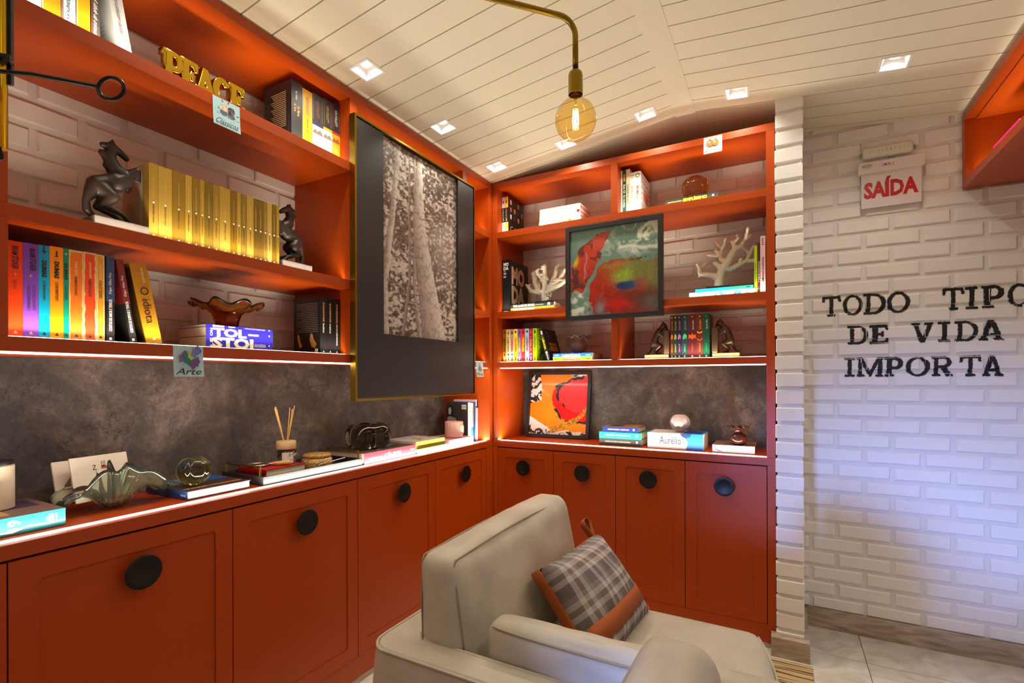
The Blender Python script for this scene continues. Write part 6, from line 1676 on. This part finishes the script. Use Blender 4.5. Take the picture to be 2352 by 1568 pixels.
def armchair(label, loc, rz):
    """local: x = towards the seat front, y = across, origin at the outer back corner on the floor"""
    t = thing('armchair', label, 'armchair', loc, rz, 'beige leather armchairs')
    # wrap-round shell: back and one arm
    def rr(x0, x1, y0, y1, r, n=6):
        o = []
        for cx, cy, a0_ in ((x1 - r, y0 + r, -90), (x1 - r, y1 - r, 0), (x0 + r, y1 - r, 90), (x0 + r, y0 + r, 180)):
            o += [(cx + r * math.cos(R(a0_ + 90 * k / n)), cy + r * math.sin(R(a0_ + 90 * k / n))) for k in range(n + 1)]
        return o
    H = .58; b = MB(); N = 8
    outl = [(.97 + .0, .0), (.97, .105), (.125, .105), (.105, .125), (.105, .87), (.0, .87)] + [(.07 - .07 * math.cos(R(90 * k / N)), .07 - .07 * math.sin(R(90 * k / N))) for k in range(N + 1)]
    lay = [(.06, -.012), (.10, 0), (.30, .010), (.46, .008), (.55, .0), (.572, -.005), (.58, -.014)]
    cen = [(p[0], p[1]) for p in outl]; n = len(cen); vs = []
    def offs(i, d):
        p0, p1, p2 = Vector(cen[i - 1]), Vector(cen[i]), Vector(cen[(i + 1) % n])
        e1, e2 = (p1 - p0).normalized(), (p2 - p1).normalized(); n1_ = Vector((e1.y, -e1.x)); n2_ = Vector((e2.y, -e2.x))
        m_ = (n1_ + n2_); m_ = m_.normalized() / max(.4, m_.normalized().dot(n1_)); q = p1 - m_ * d
        return q
    area = sum(cen[i - 1][0] * cen[i][1] - cen[i][0] * cen[i - 1][1] for i in range(n)); sg = 1 if area > 0 else -1
    for z_, d in lay:
        for i in range(n):
            q = offs(i, -d * sg); vs.append((q.x, q.y, z_))
    fs = [(k * n + i, k * n + (i + 1) % n, (k + 1) * n + (i + 1) % n, (k + 1) * n + i) for k in range(len(lay) - 1) for i in range(n)]
    fs += [tuple((len(lay) - 1) * n + i for i in range(n)), tuple(range(n))[::-1]]
    b.add(vs, fs); b.build('shell', LTH, t, True)
    top = [vs[(len(lay) - 2) * n + i] for i in range(n)]
    b = MB(); b.tube([(x, y, z_ + .004) for x, y, z_ in top], .0042, 8, True); b.build('shell_piping', LTH, t, 'all')
    # seat block
    b = MB(); o = [(p[0], p[1]) for p in rr(.105, .945, .108, .865, .09, 8)]
    b.prism(o, .06, .36); b.build('seat_base', LTH, t, True)
    c = rounded((.440, .383, .058), .05, (30, 28, 6), (0, 0, .018), 0, .002, 3)
    # round the front far corner of the seat cushion
    V2 = []
    for (x, y, z_) in c.v:
        k = max(0, x / .44) ** 2.2; V2.append((x - .065 * k * (y / .383) ** 2 * (1 if y > 0 else .25), y, z_))
    c.v = V2; c.xf(Matrix.Translation((.532, .492, .388))); c.build('seat_cushion', LTH, t, 'all')
    b = MB(); pp = []
    for k in range(41):
        y = -.383 + .766 * k / 40; kx = 1; pp.append((.532 + .437 - .065 * (y / .383) ** 2 * (1 if y > 0 else .25), .487 + y * .985, .424))
    b.tube(pp, .003, 6); b.build('seat_piping', LTH, t, 'all')
    # back cushion
    c = rounded((.080, .410, .205), .045, (8, 30, 18), (.034, .0, .012), .0, .006, 5)
    V2 = []
    for (x, y, z_) in c.v:
        f = (z_ + .205) / .41; V2.append((x * (1.15 - .35 * f) - .045 * f + .02, y * (1 - .035 * f), z_ + .006 * math.sin(5 * y)))
    c.v = V2; c.xf(Matrix.Translation((.178, .500, .605))); c.build('back_cushion', LTH, t, 'all')
    for sx in (-1, 1):
        b = MB(); q = []
        for k in range(60):
            a = k / 59; yy = -.372 + .744 * a
            q.append((.178 + sx * .040 - .045 + .02 + (.012 if sx > 0 else -.012), .500 + yy, .605 + .190 + .012 * math.sin(math.pi * a)))
        lead = [(q[0][0] + sx * .020 + .036, q[0][1] - .020, .46), (q[0][0] + sx * .010 + .014, q[0][1] - .018, .68), (q[0][0], q[0][1] - .008, .778)]
        b.tube(lead + q, .0028, 6); b.build('seam', SEAM, t, 'all')
    # loose cushion along the arm
    c = rounded((.355, .050, .116), .042, (32, 8, 14), (.0, .012, .004), 0, .005, 8); c.xf(Matrix.Translation((.655, .160, .546))); c.build('arm_cushion', LTH, t, 'all')
    b = MB(); b.tube([(.655 + .330 * math.cos(math.pi * (1 - k / 40)), .160 - .040 - .006 * math.sin(math.pi * k / 40), .546 + .106 - .008 * math.sin(math.pi * k / 40)) for k in range(41)], .003, 6); b.build('arm_seam', SEAM, t, 'all')
    for (x, y) in ((.06, .06), (.06, .8), (.9, .06), (.88, .8)):
        MB().lathe([(.001, .0105), (.018, .0105), (.022, .06), (.001, .06)], 16, (x, y, 0)).build('foot', BLACK, t, True)
    return t
armchair('beige leather armchair with tall back cushion in front of the cabinets', (-.972, .968, 0), 0)
armchair('beige leather armchair nearest the camera, only its cushion corner showing', (-.318, .050, 0), 0)

# plaid cushion leaning in the chair
def plaid():
    m = bpy.data.materials.new('grey_plaid_cloth'); m.use_nodes = True; nt = m.node_tree; b_ = nt.nodes['Principled BSDF']; L = nt.links.new
    tc = nt.nodes.new('ShaderNodeTexCoord'); sp = nt.nodes.new('ShaderNodeSeparateXYZ'); L(tc.outputs['Object'], sp.inputs[0])
    def stripes(sock, ph):
        a = nt.nodes.new('ShaderNodeMath'); a.operation = 'MULTIPLY_ADD'; L(sock, a.inputs[0]); a.inputs[1].default_value = 1 / .105; a.inputs[2].default_value = ph
        f_ = nt.nodes.new('ShaderNodeMath'); f_.operation = 'FRACT'; L(a.outputs[0], f_.inputs[0])
        r_ = nt.nodes.new('ShaderNodeValToRGB'); r_.color_ramp.interpolation = 'CONSTANT'; els = r_.color_ramp.elements
        st = [(0, (96, 86, 82)), (.36, (176, 164, 160)), (.52, (112, 98, 86)), (.68, (176, 164, 160)), (.84, (128, 118, 114))]
        while len(els) < len(st): els.new(.5)
        for e, (p_, c_) in zip(els, st): e.position = p_; e.color = S(*c_)
        L(f_.outputs[0], r_.inputs[0]); return r_.outputs[0]
    mx = nt.nodes.new('ShaderNodeMix'); mx.data_type = 'RGBA'; mx.inputs['Factor'].default_value = .5
    L(stripes(sp.outputs['X'], .2), mx.inputs['A']); L(stripes(sp.outputs['Z'], .55), mx.inputs['B']); L(mx.outputs['Result'], b_.inputs['Base Color'])
    b_.inputs['Roughness'].default_value = .85; w_ = nt.nodes.new('ShaderNodeTexNoise'); w_.inputs['Scale'].default_value = 600; L(tc.outputs['Object'], w_.inputs['Vector'])
    bp_ = nt.nodes.new('ShaderNodeBump'); bp_.inputs['Strength'].default_value = .2; bp_.inputs['Distance'].default_value = .001; L(w_.outputs['Fac'], bp_.inputs['Height']); L(bp_.outputs[0], b_.inputs['Normal'])
    return m
SUEDE = M((158, 76, 14), .75, var=.14, vscale=30, bump=.3, bscale=300, name='rust_suede')
# local: x across (world +y), z up along the cushion face, -y its front
MXP = Matrix.Translation((-.540, 1.588, .562)) @ Matrix.Rotation(R(90), 4, 'Z') @ Matrix.Rotation(R(-38), 4, 'X') @ Matrix.Rotation(R(3), 4, 'Y')
t = thing('plaid_cushion', 'grey plaid cushion with rust suede band, gusset and loops leaning in the armchair', 'cushion')
t.matrix_world = MXP
PH = (.232, .05, .165)
c = rounded(PH, .03, (34, 6, 26), (.0, .042, .0), 0, .004, 11)
V2 = []
for (x, y, z_) in c.v:
    u, v = x / PH[0], z_ / PH[2]; pin = 1 - .10 * (u * u * v * v)
    V2.append((x * (1 - .06 * (1 - v * v) * abs(u)), y * (1 - .55 * max(abs(u), abs(v)) ** 6), z_ * (1 - .05 * (1 - u * u) * abs(v))))
c.v = V2; body = c.build('plaid_front', plaid(), t, 'all')
b = MB(); loop = []
for k in range(48):
    a = 2 * math.pi * k / 48; cx, sz = math.cos(a), math.sin(a); q = max(abs(cx), abs(sz))
    loop.append((PH[0] * .985 * cx / q, sz / q * PH[2] * .985))
vs = []
for (x, z_) in loop:
    u, v = x / PH[0], z_ / PH[2]; x2 = x * (1 - .06 * (1 - v * v) * abs(u)) * 1.006; z2 = z_ * (1 - .05 * (1 - u * u) * abs(v)) * 1.008
    vs += [(x2, .000, z2), (x2 * 1.003, .012, z2 * 1.003), (x2, .032, z2), (x2 * .9, .05, z2 * .9)]
n = 48; fs = [(4 * i + j, 4 * ((i + 1) % n) + j, 4 * ((i + 1) % n) + j + 1, 4 * i + j + 1) for i in range(n) for j in range(3)]
b.add(vs, fs); o = b.build('suede_gusset', SUEDE, t, 'all', fix=False); so = o.modifiers.new('t', 'SOLIDIFY'); so.thickness = .003
b = MB(); vs = []; n = 26
for i in range(n + 1):
    u = -1 + 2 * i / n
    for z_ in (-.100, -.045):
        v = z_ / PH[2]; y = -(PH[1] + .042 * (1 - u * u) * (1 - v * v)) * (1 - .55 * max(abs(u), abs(v)) ** 6) - .0045
        vs.append((PH[0] * u * (1 - .06 * (1 - v * v) * abs(u)), y, z_))
b.add(vs, [(2 * i, 2 * i + 2, 2 * i + 3, 2 * i + 1) for i in range(n)]); o = b.build('suede_band', SUEDE, t, 'all', fix=False); so = o.modifiers.new('t', 'SOLIDIFY'); so.thickness = .002
def strap(name, pts, w, axis):
    b = MB(); vs = []
    for p_ in pts:
        p_ = Vector(p_); ax = Vector(axis).normalized() * w / 2; vs += [p_ - ax, p_ + ax]
    b.add(vs, [(2 * i, 2 * i + 2, 2 * i + 3, 2 * i + 1) for i in range(len(pts) - 1)]); o = b.build(name, SUEDE, t, 'all', fix=False); so = o.modifiers.new('t', 'SOLIDIFY'); so.thickness = .0025
strap('suede_loop', [(.205 + .020 * math.sin(2 * math.pi * k / 24) * (.4 + math.sin(math.pi * k / 24)) + .02 * math.sin(math.pi * k / 24), .0, .155 + .075 * math.sin(math.pi * k / 24)) for k in range(25)], .028, (.35, 1, 0))
strap('suede_loop', [(.228 + .05 * math.sin(math.pi * k / 18), .012 + .015 * math.cos(math.pi * k / 18), -.135 + .018 * math.cos(math.pi * k / 18)) for k in range(19)], .030, (0, 1, .2))
strap('suede_handle', [(.231 + .012 * math.sin(math.pi * k / 18), .02, .11 - .1 * k / 18) for k in range(19)], .022, (0, 1, 0))

# ------------------------------------------------------------------ striped rug
def rugm():
    m = bpy.data.materials.new('striped_rug'); m.use_nodes = True; nt = m.node_tree; b_ = nt.nodes['Principled BSDF']; L = nt.links.new
    tc = nt.nodes.new('ShaderNodeTexCoord'); mp = nt.nodes.new('ShaderNodeMapping'); mp.inputs['Scale'].default_value = (.25, 9, 1); L(tc.outputs['Object'], mp.inputs[0])
    wv = nt.nodes.new('ShaderNodeTexNoise'); wv.inputs['Scale'].default_value = 9; wv.inputs['Detail'].default_value = 3; L(mp.outputs[0], wv.inputs['Vector'])
    r_ = nt.nodes.new('ShaderNodeValToRGB'); els = r_.color_ramp.elements; st = [(0.3, (60, 42, 28)), (.42, (70, 52, 34)), (.47, (190, 158, 106)), (.7, (214, 184, 130))]
    while len(els) < 4: els.new(.5)
    for e, (p_, c_) in zip(els, st): e.position = p_; e.color = S(*c_)
    L(wv.outputs['Fac'], r_.inputs[0]); L(r_.outputs[0], b_.inputs['Base Color']); b_.inputs['Roughness'].default_value = .95
    n_ = nt.nodes.new('ShaderNodeTexNoise'); n_.inputs['Scale'].default_value = 350; L(tc.outputs['Object'], n_.inputs['Vector'])
    bp_ = nt.nodes.new('ShaderNodeBump'); bp_.inputs['Strength'].default_value = .8; bp_.inputs['Distance'].default_value = .004; L(n_.outputs['Fac'], bp_.inputs['Height']); L(bp_.outputs[0], b_.inputs['Normal'])
    return m
tag(box('rug', -1.15, .118, -.9, 2.552, .0005, .010, rugm(), None, .003), 'beige and brown striped woven rug under the armchairs', 'rug')
flush_text()
